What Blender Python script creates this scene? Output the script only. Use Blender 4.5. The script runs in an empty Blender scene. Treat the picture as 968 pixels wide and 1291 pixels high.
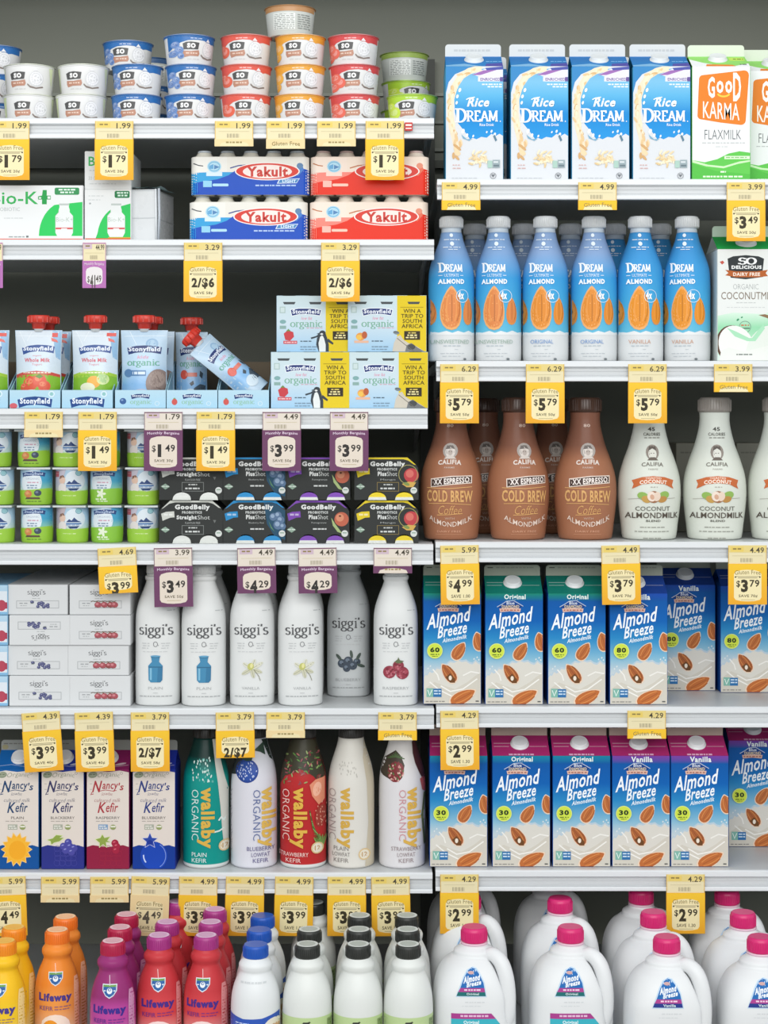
import bpy, bmesh, math, random
from mathutils import Vector, Matrix
random.seed(7)
C = bpy.context.scene.collection
SC = bpy.context.scene
PI = math.pi
# ------------------------------------------------------------ camera, world, lights
D0, F = 3.0, 2250.0                    # camera distance to the shelf fronts, focal length in pixels of a 968x1291 frame
HX, HY, CZ = 484.0, 520.0, 1.5         # vanishing point of the photo, camera height
cam = bpy.data.cameras.new('camera'); camo = bpy.data.objects.new('camera', cam); C.objects.link(camo)
camo.location = (0, -D0, CZ); camo.rotation_euler = (PI/2, 0, 0)
cam.sensor_fit = 'VERTICAL'; cam.sensor_height = 36.0
cam.lens = F/1291*36.0
cam.shift_y = (HY-645.5)/1291
cam.clip_start = .05
SC.camera = camo
w = bpy.data.worlds.new('store_light'); SC.world = w; w.use_nodes = True
bg = w.node_tree.nodes['Background']; bg.inputs[0].default_value = (.93, .97, 1.0, 1); bg.inputs[1].default_value = .80
def area(name, loc, rot, sx, sy, power, col=(1, 1, 1)):
    l = bpy.data.lights.new(name, 'AREA'); l.shape = 'RECTANGLE'; l.size = sx; l.size_y = sy; l.energy = power; l.color = col
    o = bpy.data.objects.new(name, l); C.objects.link(o); o.location = loc; o.rotation_euler = rot
    return o
area('ceiling_lamp_row', (0, -3.3, 3.2), (math.radians(52), 0, 0), 4.5, .9, 44, (1, .985, .96))
area('ceiling_lamp_aisle', (0, -5.2, 2.6), (math.radians(70), 0, 0), 5.0, 1.2, 84, (1, .985, .96))
area('cooler_canopy_lamp', (0, -.32, 2.42), (math.radians(14), 0, 0), 2.4, .10, 2, (.97, .99, 1))
SC.view_settings.view_transform = 'Standard'; SC.view_settings.look = 'None'
SC.view_settings.exposure = 0.06; SC.view_settings.gamma = 1.0; SC.view_settings.use_curve_mapping = False

# ------------------------------------------------------------ colour, materials
def lin(c): return c/12.92 if c <= .04045 else ((c+.055)/1.055)**2.4
_hc = {}
def H(h):
    if not isinstance(h, str): return h
    if h not in _hc:
        s = h.lstrip('#'); s = ''.join(c*2 for c in s) if len(s) == 3 else s
        _hc[h] = tuple(lin(int(s[i:i+2], 16)/255) for i in (0, 2, 4)) + (1.0,)
    return _hc[h]
def mix(a, b, t): a, b = H(a), H(b); return tuple(a[i]*(1-t)+b[i]*t for i in range(4))
def stops(st):
    def f(t):
        if t <= st[0][0]: return H(st[0][1])
        for (a, ca), (b, cb) in zip(st, st[1:]):
            if t <= b: return mix(ca, cb, (t-a)/max(1e-9, b-a))
        return H(st[-1][1])
    return f
def mat(name, rough=.45, spec=.4, metal=0., coat=0., nscale=60., bump=.0, var=.05):
    m = bpy.data.materials.new(name); m.use_nodes = True
    nt = m.node_tree; p = nt.nodes['Principled BSDF']
    at = nt.nodes.new('ShaderNodeAttribute'); at.attribute_name = 'Col'
    nt.links.new(at.outputs['Color'], p.inputs['Base Color'])
    tc = nt.nodes.new('ShaderNodeTexCoord'); no = nt.nodes.new('ShaderNodeTexNoise'); no.inputs['Scale'].default_value = nscale
    nt.links.new(tc.outputs['Object'], no.inputs['Vector'])
    mr = nt.nodes.new('ShaderNodeMapRange'); mr.inputs['To Min'].default_value = rough-var; mr.inputs['To Max'].default_value = rough+var
    nt.links.new(no.outputs['Fac'], mr.inputs['Value']); nt.links.new(mr.outputs['Result'], p.inputs['Roughness'])
    p.inputs['Specular IOR Level'].default_value = spec; p.inputs['Metallic'].default_value = metal
    p.inputs['Coat Weight'].default_value = coat
    if bump:
        b = nt.nodes.new('ShaderNodeBump'); b.inputs['Strength'].default_value = bump; b.inputs['Distance'].default_value = .001
        nt.links.new(no.outputs['Fac'], b.inputs['Height']); nt.links.new(b.outputs['Normal'], p.inputs['Normal'])
    return m
PAPER = mat('coated_card', .55, .16, nscale=90, bump=.05)
PLAS = mat('glossy_plastic', .3, .45, nscale=40)
SLEEVE = mat('shrink_sleeve', .36, .2, coat=.03, nscale=30, bump=.04)
HDPE = mat('milky_plastic', .42, .4, nscale=25, bump=.03)
FILM = mat('crinkled_film', .28, .45, nscale=55, bump=.35)
FOIL = mat('foil', .35, .5, metal=.55, nscale=70, bump=.2)
PAINT = mat('painted_steel', .38, .45, nscale=20, bump=.02)
DARK = mat('dark_liner', .6, .25, nscale=8, bump=.03)
TAGM = mat('tag_card', .55, .25, nscale=80, bump=.03)

# ------------------------------------------------------------ mesh collector
class MB:
    def __init__(s): s.v = []; s.f = []; s.c = []; s.sm = []
    def add(s, vs, fs, col, smooth=False):
        b = len(s.v); s.v += [tuple(p) for p in vs]
        if isinstance(col, list): s.c += col
        else: s.c += [H(col)]*len(vs)
        for f in fs: s.f.append(tuple(b+i for i in f)); s.sm.append(smooth)
    def mesh(s, name, m):
        me = bpy.data.meshes.new(name); me.from_pydata(s.v, [], s.f)
        me.polygons.foreach_set('use_smooth', s.sm)
        a = me.color_attributes.new('Col', 'FLOAT_COLOR', 'POINT')
        a.data.foreach_set('color', [x for c in s.c for x in c])
        me.materials.append(m); me.update()
        return me
    def box(s, x0, x1, y0, y1, z0, z1, col, bev=0, seg=2, smooth=False, M=None):
        bm = bmesh.new(); bmesh.ops.create_cube(bm, size=1)
        for v in bm.verts: v.co = Vector(((x0+x1)/2+v.co.x*(x1-x0), (y0+y1)/2+v.co.y*(y1-y0), (z0+z1)/2+v.co.z*(z1-z0)))
        if bev: bmesh.ops.bevel(bm, geom=bm.edges[:], offset=bev, segments=seg, profile=.5, affect='EDGES')
        bm.verts.index_update()
        vs = [(M @ v.co) if M else v.co.copy() for v in bm.verts]
        s.add(vs, [[v.index for v in f.verts] for f in bm.faces], col, smooth); bm.free()
    def prism(s, poly, y0, y1, col, ecol=None, M=None):    # poly in (x, z), extruded along y
        n = len(poly); vs = [Vector((x, y0, z)) for x, z in poly]+[Vector((x, y1, z)) for x, z in poly]
        if M: vs = [M @ v for v in vs]
        ar = sum(poly[i][0]*poly[(i+1) % n][1]-poly[(i+1) % n][0]*poly[i][1] for i in range(n))
        o = list(range(n)) if ar > 0 else list(range(n))[::-1]
        s.add(vs, [o, [n+i for i in o[::-1]]], col)
        vs2 = vs; fs = []
        for k in range(n):
            a, b = o[k], o[(k+1) % n]; fs.append((b, a, n+a, n+b))
        s.add(vs2, fs, ecol or col)
    def lathe(s, prof, seg=36, M=None, cap0=True, cap1=True, pocket=None):   # prof rows (z, rx, ry, n, col)
        rings = []
        for (z, rx, ry, n, col) in prof:
            b = len(s.v)
            for k in range(seg):
                a = 2*PI*k/seg; ca, sa = math.cos(a), math.sin(a)
                x = rx*math.copysign(abs(ca)**(2/n), ca); y = ry*math.copysign(abs(sa)**(2/n), sa)
                if pocket:
                    q = pocket(a, z); x *= q; y *= q
                p = Vector((x, y, z)); s.v.append(tuple(M @ p if M else p)); s.c.append(H(col))
            rings.append((b, z, rx))
        for (b0, z0, r0), (b1, z1, r1) in zip(rings, rings[1:]):
            if abs(z0-z1) < 1e-7 and abs(r0-r1) < 1e-7: continue
            for k in range(seg):
                j = (k+1) % seg; s.f.append((b0+k, b0+j, b1+j, b1+k)); s.sm.append(True)
        if cap0: s.f.append(tuple(rings[0][0]+k for k in range(seg))[::-1]); s.sm.append(False)
        if cap1: s.f.append(tuple(rings[-1][0]+k for k in range(seg))); s.sm.append(False)
    def tube(s, pts, rad, col, seg=10, flat=1.0):
        pts = [Vector(p) for p in pts]; n = len(pts); b = len(s.v)
        rad = rad if isinstance(rad, (list, tuple)) else [rad]*n
        up = Vector((0, -1, .001))
        for i, p in enumerate(pts):
            t = (pts[min(i+1, n-1)]-pts[max(i-1, 0)]).normalized(); u = t.cross(up).normalized(); q = u.cross(t).normalized()
            for k in range(seg):
                a = 2*PI*k/seg; s.v.append(tuple(p+(u*math.cos(a)+q*math.sin(a)*flat)*rad[i])); s.c.append(H(col))
        for i in range(n-1):
            for k in range(seg):
                j = (k+1) % seg; s.f.append((b+i*seg+k, b+i*seg+j, b+(i+1)*seg+j, b+(i+1)*seg+k)); s.sm.append(True)
        s.f.append(tuple(b+k for k in range(seg))[::-1]); s.sm.append(False)
        s.f.append(tuple(b+(n-1)*seg+k for k in range(seg))); s.sm.append(False)

# ------------------------------------------------------------ lettering
_tc = {}
def text_tris(t, bold, shear):
    k = (t, bold, shear)
    if k in _tc: return _tc[k]
    cu = bpy.data.curves.new('t', 'FONT'); cu.body = t; cu.resolution_u = 2; cu.offset = bold; cu.shear = shear; cu.space_character = 1+max(0, bold)*3.2
    o = bpy.data.objects.new('t', cu); me = o.to_mesh(); me.calc_loop_triangles()
    vs = [(v.co.x, v.co.y) for v in me.vertices]
    tr = [tuple(vs[i] for i in lt.vertices) for lt in me.loop_triangles]
    o.to_mesh_clear(); bpy.data.objects.remove(o); bpy.data.curves.remove(cu)
    xs = [p[0] for q in tr for p in q]; ys = [p[1] for q in tr for p in q]
    x0, x1, y0, y1 = min(xs), max(xs), min(ys), max(ys)
    _tc[k] = [tuple(((p[0]-x0)/(x1-x0), (p[1]-y0)/(y1-y0)) for p in q) for q in tr]
    return _tc[k]
def arcp(cx, cy, rx, ry, a0, a1, n=9):
    return [(cx+rx*math.cos(math.radians(a0+(a1-a0)*i/n)), cy+ry*math.sin(math.radians(a0+(a1-a0)*i/n))) for i in range(n+1)]
def sf(x, y, w=.17): return [(x-w, y), (x+w, y)]
GL = {  # a small serif alphabet: advance width, pen strokes (upright strokes come out thick, level ones thin)
 'D': (.86, [[(.18, 0), (.18, 1)], [(.18, 1)]+arcp(.34, .5, .42, .5, 90, -90)+[(.18, 0)], sf(.14, 0), sf(.14, 1)]),
 'R': (.84, [[(.18, 0), (.18, 1)], [(.18, 1)]+arcp(.38, .74, .27, .26, 90, -90)+[(.18, .48)], [(.38, .48), (.78, 0)], sf(.18, 0), sf(.12, 1), sf(.76, 0, .1)]),
 'E': (.72, [[(.18, 0), (.18, 1)], [(.02, 1), (.62, 1), (.62, .8)], [(.18, .52), (.5, .52)], [(.02, 0), (.66, 0), (.66, .22)]]),
 'A': (.86, [[(.1, 0), (.44, 1)], [(.44, 1), (.78, 0)], [(.22, .34), (.64, .34)], sf(.1, 0, .13), sf(.78, 0, .14)]),
 'M': (1.08, [[(.16, 0), (.2, 1)], [(.2, 1), (.54, .08)], [(.54, .08), (.88, 1)], [(.9, 1), (.92, 0)], sf(.16, 0, .13), sf(.92, 0, .15), sf(.14, 1, .1), sf(.94, 1, .1)]),
 'S': (.66, [arcp(.33, .74, .25, .25, 20, 250)+arcp(.33, .26, .28, .26, 80, -160), [(.56, .82), (.58, .98)], [(.05, .02), (.06, .2)]]),
 'O': (.92, [arcp(.46, .5, .38, .5, 0, 360, 20)]),
 's': (.46, [arcp(.24, .49, .15, .16, 30, 250)+arcp(.23, .165, .17, .165, 80, -160)]),
 'i': (.34, [[(.18, 0), (.18, .64), (.06, .62)], sf(.18, 0, .13), [(.18, .84), (.18, .96)]]),
 'g': (.56, [arcp(.25, .43, .18, .21, 0, 360, 14), arcp(.25, -.16, .22, .16, 0, 360, 14), [(.2, .23), (.12, .1), (.3, 0)], [(.38, .58), (.52, .66)]]),
 "'": (.2, [[(.1, 1), (.08, .78)]]),
 'o': (.6, [arcp(.3, .32, .24, .32, 0, 360, 16)]),
 'r': (.46, [[(.15, 0), (.15, .64), (.03, .62)], arcp(.32, .46, .15, .16, 170, 40), sf(.16, 0, .14)]),
 'a': (.56, [arcp(.26, .5, .16, .14, 150, 0)+[(.42, .05), (.52, 0)], arcp(.24, .2, .18, .19, 0, 360, 12)]),
 'n': (.64, [[(.15, 0), (.15, .64), (.03, .62)], arcp(.32, .44, .17, .2, 160, 0)+[(.49, 0)], sf(.15, 0, .12), sf(.49, 0, .12)]),
 'c': (.52, [arcp(.3, .32, .24, .32, 50, 320, 14)]),
}
def ribbon(pts, half):       # one mitred band along a polyline, no overlapping faces
    q = [pts[0]]
    for p in pts[1:]:
        if math.hypot(p[0]-q[-1][0], p[1]-q[-1][1]) > 1e-5: q.append(p)
    n = len(q)
    if n < 2: return []
    closed = n > 3 and math.hypot(q[0][0]-q[-1][0], q[0][1]-q[-1][1]) < 1e-4
    d = []
    for a, b in zip(q, q[1:]):
        L = math.hypot(b[0]-a[0], b[1]-a[1]); d.append(((b[0]-a[0])/L, (b[1]-a[1])/L))
    l, r = [], []
    for i in range(n):
        d0 = d[i-1] if i else (d[-1] if closed else d[0]); d1 = d[i] if i < n-1 else (d[0] if closed else d[-1])
        nx, ny = -(d0[1]+d1[1]), d0[0]+d1[0]; L = math.hypot(nx, ny)
        if L < .5: nx, ny, L = -d0[1], d0[0], 1.
        nx, ny = nx/L, ny/L; k = min(1.6, 2/max(L, .6)) if L != 1. else 1.
        h = .5*(half(*d0)+half(*d1))*k; l.append((q[i][0]+nx*h, q[i][1]+ny*h)); r.append((q[i][0]-nx*h, q[i][1]-ny*h))
    tr = []
    for i in range(n-1): tr += [(l[i], r[i], r[i+1]), (l[i], r[i+1], l[i+1])]
    return tr
def serif_strokes(t, thick=.17, thin=.06):
    out = []; x = 0
    for ch in t:
        wd, st = GL[ch]
        for pl in st: out.append(ribbon([(x+px, py) for px, py in pl], lambda dx, dy: (thin+(thick-thin)*abs(dy))/2))
        x += wd
    xs = [p[0] for tr in out for q in tr for p in q]; ys = [p[1] for tr in out for q in tr for p in q]
    x0, x1, y0, y1 = min(xs), max(xs), min(ys), max(ys)
    return [[tuple(((p[0]-x0)/(x1-x0), (p[1]-y0)/(y1-y0)) for p in q) for q in tr] for tr in out]

# ------------------------------------------------------------ printed artwork: layered flat shapes in label units (x right, y down)
from mathutils.geometry import tessellate_polygon
class Art:
    def __init__(s): s.it = []; s.lay = 0; s.hold = False
    def tris(s, tr, col):
        s.lay += .4 if s.hold else 1; s.it.append((tr, col, s.lay)); return s
    def poly(s, pts, col):
        ix = tessellate_polygon([[Vector((p[0], p[1], 0)) for p in pts]])
        return s.tris([tuple(pts[i] for i in t) for t in ix], col)
    def rect(s, x0, y0, x1, y1, col): return s.tris([((x0, y0), (x1, y0), (x1, y1)), ((x0, y0), (x1, y1), (x0, y1))], col)
    def rrect(s, x0, y0, x1, y1, r, col):
        return s.poly(arcp(x1-r, y1-r, r, r, 0, 90, 4)+arcp(x0+r, y1-r, r, r, 90, 180, 4)+arcp(x0+r, y0+r, r, r, 180, 270, 4)+arcp(x1-r, y0+r, r, r, 270, 360, 4), col)
    def grad(s, x0, y0, x1, y1, st, n=14):
        f = stops([(a, c) for a, c in st]); tr = []
        ys = sorted(set([y0+(y1-y0)*i/n for i in range(n+1)]))
        for a, b in zip(ys, ys[1:]): tr += [((x0, a), (x1, a), (x1, b)), ((x0, a), (x1, b), (x0, b))]
        return s.tris(tr, lambda x, y: f(y))
    def gpoly(s, pts, st, ax=1, n=10):      # polygon cut in strips along y so a printed gradient can run through it
        f = stops(st); y0 = min(p[1] for p in pts); y1 = max(p[1] for p in pts); tr = []
        ix = tessellate_polygon([[Vector((p[0], p[1], 0)) for p in pts]])
        for t in ix:
            for i in range(n):
                q = clip([pts[k] for k in t], -1e4, y0+(y1-y0)*i/n, 1e4, y0+(y1-y0)*(i+1)/n)
                tr += [(q[0], q[k], q[k+1]) for k in range(1, len(q)-1)]
        return s.tris(tr, lambda x, y: f(y))
    def ell(s, cx, cy, rx, ry, col, rot=0, n=16):
        c, d = math.cos(math.radians(rot)), math.sin(math.radians(rot))
        P = [(cx+rx*math.cos(2*PI*i/n)*c-ry*math.sin(2*PI*i/n)*d, cy+rx*math.cos(2*PI*i/n)*d+ry*math.sin(2*PI*i/n)*c) for i in range(n)]
        return s.tris([(P[0], P[i], P[i+1]) for i in range(1, n-1)], col)
    def line(s, pts, wd, col): return s.tris(ribbon(pts, lambda dx, dy: wd/2), col)
    def ring(s, cx, cy, r, wd, col, ry=None): return s.line(arcp(cx, cy, r, ry or r, 0, 360, 18), wd, col)
    def dash(s, x0, y, x1, h, col, seed=1):    # print too small to read: a row of word-length bars
        rn = random.Random(seed*7.3+x0+y); tr = []; x = x0
        while x < x1-1:
            e = min(x1, x+rn.uniform(2, 6)); tr += [((x, y), (e, y), (e, y+h)), ((x, y), (e, y+h), (x, y+h))]; x = e+rn.uniform(.7, 1.5)
        return s.tris(tr, col)
    def txt(s, t, x0, y0, x1, y1, col, b=.0, sh=0., serif=False, rot=False, sky=0., arc=0., lean=0.):
        def m(p):
            u, v = p
            if rot: return (x0+v*(x1-x0), y0+u*(y1-y0))
            return (x0+u*(x1-x0)+lean*v, y1-v*(y1-y0)-sky*u*(x1-x0)-arc*(1-(2*u-1)**2))
        if serif:
            for tr in serif_strokes(t, *(serif if isinstance(serif, tuple) else ())):
                s.tris([tuple(m(p) for p in q) for q in tr], col); s.lay -= .5
            s.lay += 1; return s
        return s.tris([tuple(m(p) for p in q) for q in text_tris(t, b, sh)], col)
    def almond(s, cx, cy, L, W, rot, col='#b4683a', edge='#e6cdb4', n=18):
        def P(k):
            c, d = math.cos(math.radians(rot)), math.sin(math.radians(rot)); o = []
            for i in range(n):
                a = 2*PI*i/n; t = .5-.5*math.cos(a); u = (t-.5)*L*k; v = math.copysign((t**.72*(1-t)**.44)/.5215, math.sin(a))*W/2*k if 0 < t < 1 else 0
                o.append((cx+v*c-u*d, cy+v*d+u*c))
            return o
        if edge: s.poly(P(1.12), edge)
        s.poly(P(1.0), col)
        c, d = math.cos(math.radians(rot)), math.sin(math.radians(rot))
        dk = mix(col, '#5a2a12', .35); lt = mix(col, '#f0a860', .45)
        for q, cc in ((-.22, lt), (.02, dk), (.24, lt), (.4, dk)):
            pts = [(cx+W*q*(1-(t*2)**2*.8)*c-L*t*d, cy+W*q*(1-(t*2)**2*.8)*d+L*t*c) for t in (-.34, -.17, 0, .17, .34)]
            s.line(pts, W*.055, cc)
        return s
    def emit(s, mb, fn, maxlen=None, clp=None, base=None, step=None, flip=None):
        base = base or (.0003 if maxlen else .0002); step = step or (.00003 if maxlen else .000009)
        for tr, col, k in s.it:
            off = base+step*k; out = []
            for t in tr:
                if clp:
                    q = clip(list(t), *clp)
                    out += [(q[0], q[i], q[i+1]) for i in range(1, len(q)-1)]
                else: out.append(t)
            if maxlen:
                st = out; out = []
                while st:
                    t = st.pop(); d = [math.hypot(t[i][0]-t[(i+1) % 3][0], t[i][1]-t[(i+1) % 3][1]) for i in range(3)]
                    i = d.index(max(d))
                    if d[i] > maxlen:
                        a, b, c = t[i], t[(i+1) % 3], t[(i+2) % 3]; mm = ((a[0]+b[0])/2, (a[1]+b[1])/2); st += [(a, mm, c), (mm, b, c)]
                    else: out.append(t)
            ix = {}; vs = []; cs = []; fs = []
            for t in out:
                ar = (t[1][0]-t[0][0])*(t[2][1]-t[0][1])-(t[2][0]-t[0][0])*(t[1][1]-t[0][1])
                if abs(ar) < 1e-7: continue
                f = []
                for p in t:
                    key = (round(p[0], 3), round(p[1], 3))
                    if key not in ix:
                        ix[key] = len(vs); q = flip(p) if flip else p
                        vs.append(fn(q[0], q[1], off)); cs.append(H(col(p[0], p[1]) if callable(col) else col))
                    f.append(ix[key])
                if len(set(f)) < 3: continue
                fs.append(tuple(f) if ar < 0 else tuple(f[::-1]))
            if vs: mb.add(vs, fs, cs, bool(maxlen))
def clip(p, x0, y0, x1, y1):
    for ax, lim, sg in ((0, x0, 1), (0, x1, -1), (1, y0, 1), (1, y1, -1)):
        o = []
        for i in range(len(p)):
            a, b = p[i-1], p[i]; da, db = (a[ax]-lim)*sg, (b[ax]-lim)*sg
            if (da >= 0) != (db >= 0):
                t = da/(da-db); o.append((a[0]+(b[0]-a[0])*t, a[1]+(b[1]-a[1])*t))
            if db >= 0: o.append(b)
        p = o
        if len(p) < 3: return []
    return p

# ------------------------------------------------------------ things
S = (D0+.02)/F               # metres in one label unit (one photo pixel on a product standing at the shelf edge)
class Spec:                  # one kind of thing: its parts, ready to be copied
    def __init__(s, name, depth=0): s.name = name; s.p = []; s.depth = depth; s.h = 0
    def part(s, name, mesh, parent=None, loc=(0, 0, 0), rot=(0, 0, 0), label=None):
        s.p.append((name, mesh, parent, loc, rot, label)); return len(s.p)-1
def put(sp, loc, label, cat, group=None, rot=(0, 0, 0)):
    r = bpy.data.objects.new(sp.name, None); r.empty_display_size = .02; C.objects.link(r)
    r.location = loc; r.rotation_euler = rot; r['label'] = label; r['category'] = cat
    if group: r['group'] = group
    made = []
    for name, me, par, l, ro, lb in sp.p:
        o = bpy.data.objects.new(name, me); C.objects.link(o); o.parent = r if par is None else made[par]
        o.location = l; o.rotation_euler = ro
        if lb: o['label'] = lb
        made.append(o)
    return r
def px_x(px, y): return (px-HX)/F*(D0+y)
def py_z(py, y=0.): return CZ+(HY-py)/F*(D0+y)
def on(sp, px, z, label, cat, group=None, y=.02, rz=0., up=0.):       # front face at depth y, centre at photo column px, standing at height z
    d = sp.depth
    return put(sp, (px_x(px, y), y+d/2, z+up+.0004), label, cat, group, (0, 0, math.radians(rz)))
def flat(W, Ht, y=0.):  # label on a flat front face
    s = S
    return lambda x, yy, o: ((x-W/2)*s, y-o, (Ht-yy)*s)
def profile_at(prof):
    def g(z):
        for a, b in zip(prof, prof[1:]):
            if a[0] <= z <= b[0] and b[0] > a[0]:
                t = (z-a[0])/(b[0]-a[0]); return [a[i]+(b[i]-a[i])*t for i in (1, 2, 3)]
        return list(prof[-1][1:4]) if z > prof[-1][0] else list(prof[0][1:4])
    return g
def wrap(prof, Ht):     # label on a lathed wall, x measured from the axis
    s = S
    g = profile_at(prof)
    def f(x, y, o):
        z = (Ht-y)*s; rx, ry, n = g(z); q = max(-.985, min(.985, x*s/rx)); t = abs(q); yy = (1-t**n)**(1/n)
        nx = math.copysign(t**(n-1), q)/rx; ny = -(yy**(n-1))/ry; L = math.hypot(nx, ny) or 1
        return (q*rx+nx/L*o, -ry*yy+ny/L*o, z)
    return f
def P(rows, n=2, s=None, ry=None):
    s = s or S; return [(r[0]*s, r[1]*s, (r[1]*ry if ry else r[1])*s, r[3] if len(r) > 3 else n, r[2]) for r in rows]
def smooth_rows(rows, k=4):   # Catmull-Rom through (z, r) with linear colour, duplicates (same z) stay sharp
    out = []
    for i in range(len(rows)-1):
        a, b = rows[i], rows[i+1]
        if b[0]-a[0] < 1e-6: out.append(a); continue
        p = rows[i-1] if i > 0 and rows[i-1][0] < a[0]-1e-6 else a; q = rows[i+2] if i+2 < len(rows) and rows[i+2][0] > b[0]+1e-6 else b
        for j in range(k):
            t = j/k; h = b[0]-a[0]
            m0 = (b[1]-p[1])/max(1e-6, b[0]-p[0])*h; m1 = (q[1]-a[1])/max(1e-6, q[0]-a[0])*h
            r = (2*t**3-3*t*t+1)*a[1]+(t**3-2*t*t+t)*m0+(-2*t**3+3*t*t)*b[1]+(t**3-t*t)*m1
            out.append((a[0]+h*t, r, mix(a[2], b[2], t)))
    out.append(rows[-1]); return out
# ------------------------------------------------------------ cartons
W1 = '#dfe2e4'
def carton(name, Wd, Hb, g, f, side, slope, fin, art, capx=None, capr=11, capy=None, capc='#dcdfe0', slope_art=None, fin_art=None, badge=None, depth=None):
    sp = Spec(name); w = Wd*S; d = depth or w; h = Hb*S; gh = g*S; fh = f*S; sp.depth = d; sp.h = h
    m = MB(); m.box(-w/2, w/2, -d/2, d/2, 0, h, side, bev=.0012, seg=1)
    b = sp.part('body', m.mesh('body', PAPER))
    m = MB(); art.emit(m, flat(Wd, Hb, -d/2), clp=(.6, 0.0, Wd-.6, Hb-.6)); sp.part('front_print', m.mesh('front_print', PAPER), b)
    if badge:
        m = MB(); badge.emit(m, flat(Wd, Hb, -d/2-.0022)); sp.part('round_badge', m.mesh('round_badge', PAPER), b, label='round yellow-green calorie badge')
    k = w/2-.0004
    m = MB()
    A, B, Cc, Dd = Vector((-k, -d/2+.0005, h)), Vector((k, -d/2+.0005, h)), Vector((k, d/2-.0005, h)), Vector((-k, d/2-.0005, h))
    E1, E2 = Vector((-k*.985, 0, h+gh)), Vector((k*.985, 0, h+gh)); G1, G2 = Vector((-k*.55, 0, h+gh*.75)), Vector((k*.55, 0, h+gh*.75))
    m.add([A, B, E2, E1], [(0, 1, 2, 3)], slope); m.add([Cc, Dd, E1, E2], [(0, 1, 2, 3)], slope)
    m.add([A, E1, G1], [(0, 1, 2)], side); m.add([Dd, G1, E1], [(0, 1, 2)], side); m.add([A, G1, Dd], [(0, 1, 2)], side)
    m.add([B, G2, E2], [(0, 1, 2)], side); m.add([Cc, E2, G2], [(0, 1, 2)], side); m.add([B, Cc, G2], [(0, 1, 2)], side)
    ang = math.atan2(gh, d/2); L = math.hypot(gh, d/2)
    n = Vector((0, -math.sin(ang), math.cos(ang)))
    def onslope(x, y, o):               # y 0 at the ridge, g at the body edge
        t = 1-y/g; return tuple(Vector(((x-Wd/2)*S, -d/2+.0005+t*d/2, h+t*gh))+n*o)
    if slope_art: slope_art.emit(m, onslope, clp=(.6, 0, Wd-.6, g))
    gi = sp.part('gable_top', m.mesh('gable_top', PAPER))
    m = MB(); r = 4*S
    pl = [(-k*.985, h+gh-.002), (k*.985, h+gh-.002)]+[(k*.985-r+r*math.cos(a), h+gh+fh-r+r*math.sin(a)) for a in (0, .5, 1.05, PI/2)]+[(-k*.985+r-r*math.sin(a), h+gh+fh-r+r*math.cos(a)) for a in (0, .5, 1.05, PI/2)]
    m.prism(pl, -.0016, .0016, fin)
    if fin_art: fin_art.emit(m, lambda x, y, o: ((x-Wd/2)*S, -.0016-o, h+gh+fh-y*S))
    sp.part('sealed_seam', m.mesh('sealed_seam', PAPER), gi)
    if capx is not None:
        cy = g*.5 if capy is None else capy; c = Vector(onslope(capx, cy, 0)); R = capr*S
        m = MB(); m.lathe([(-.004, R*1.12, R*1.12, 2, capc), (.001, R*1.12, R*1.12, 2, capc), (.001, R*1.0, R*1.0, 2, capc), (.0055, R*.99, R*.99, 2, capc), (.0068, R*.93, R*.93, 2, capc), (.0068, R*.86, R*.86, 2, capc), (.0062, R*.8, R*.8, 2, capc)], 32)
        rx = min(ang, ang)  # the cap's axis follows the slope's normal
        sp.part('screw_cap', m.mesh('screw_cap', PLAS), gi, loc=c+n*.0008, rot=(rx, 0, 0))
    return sp
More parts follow.
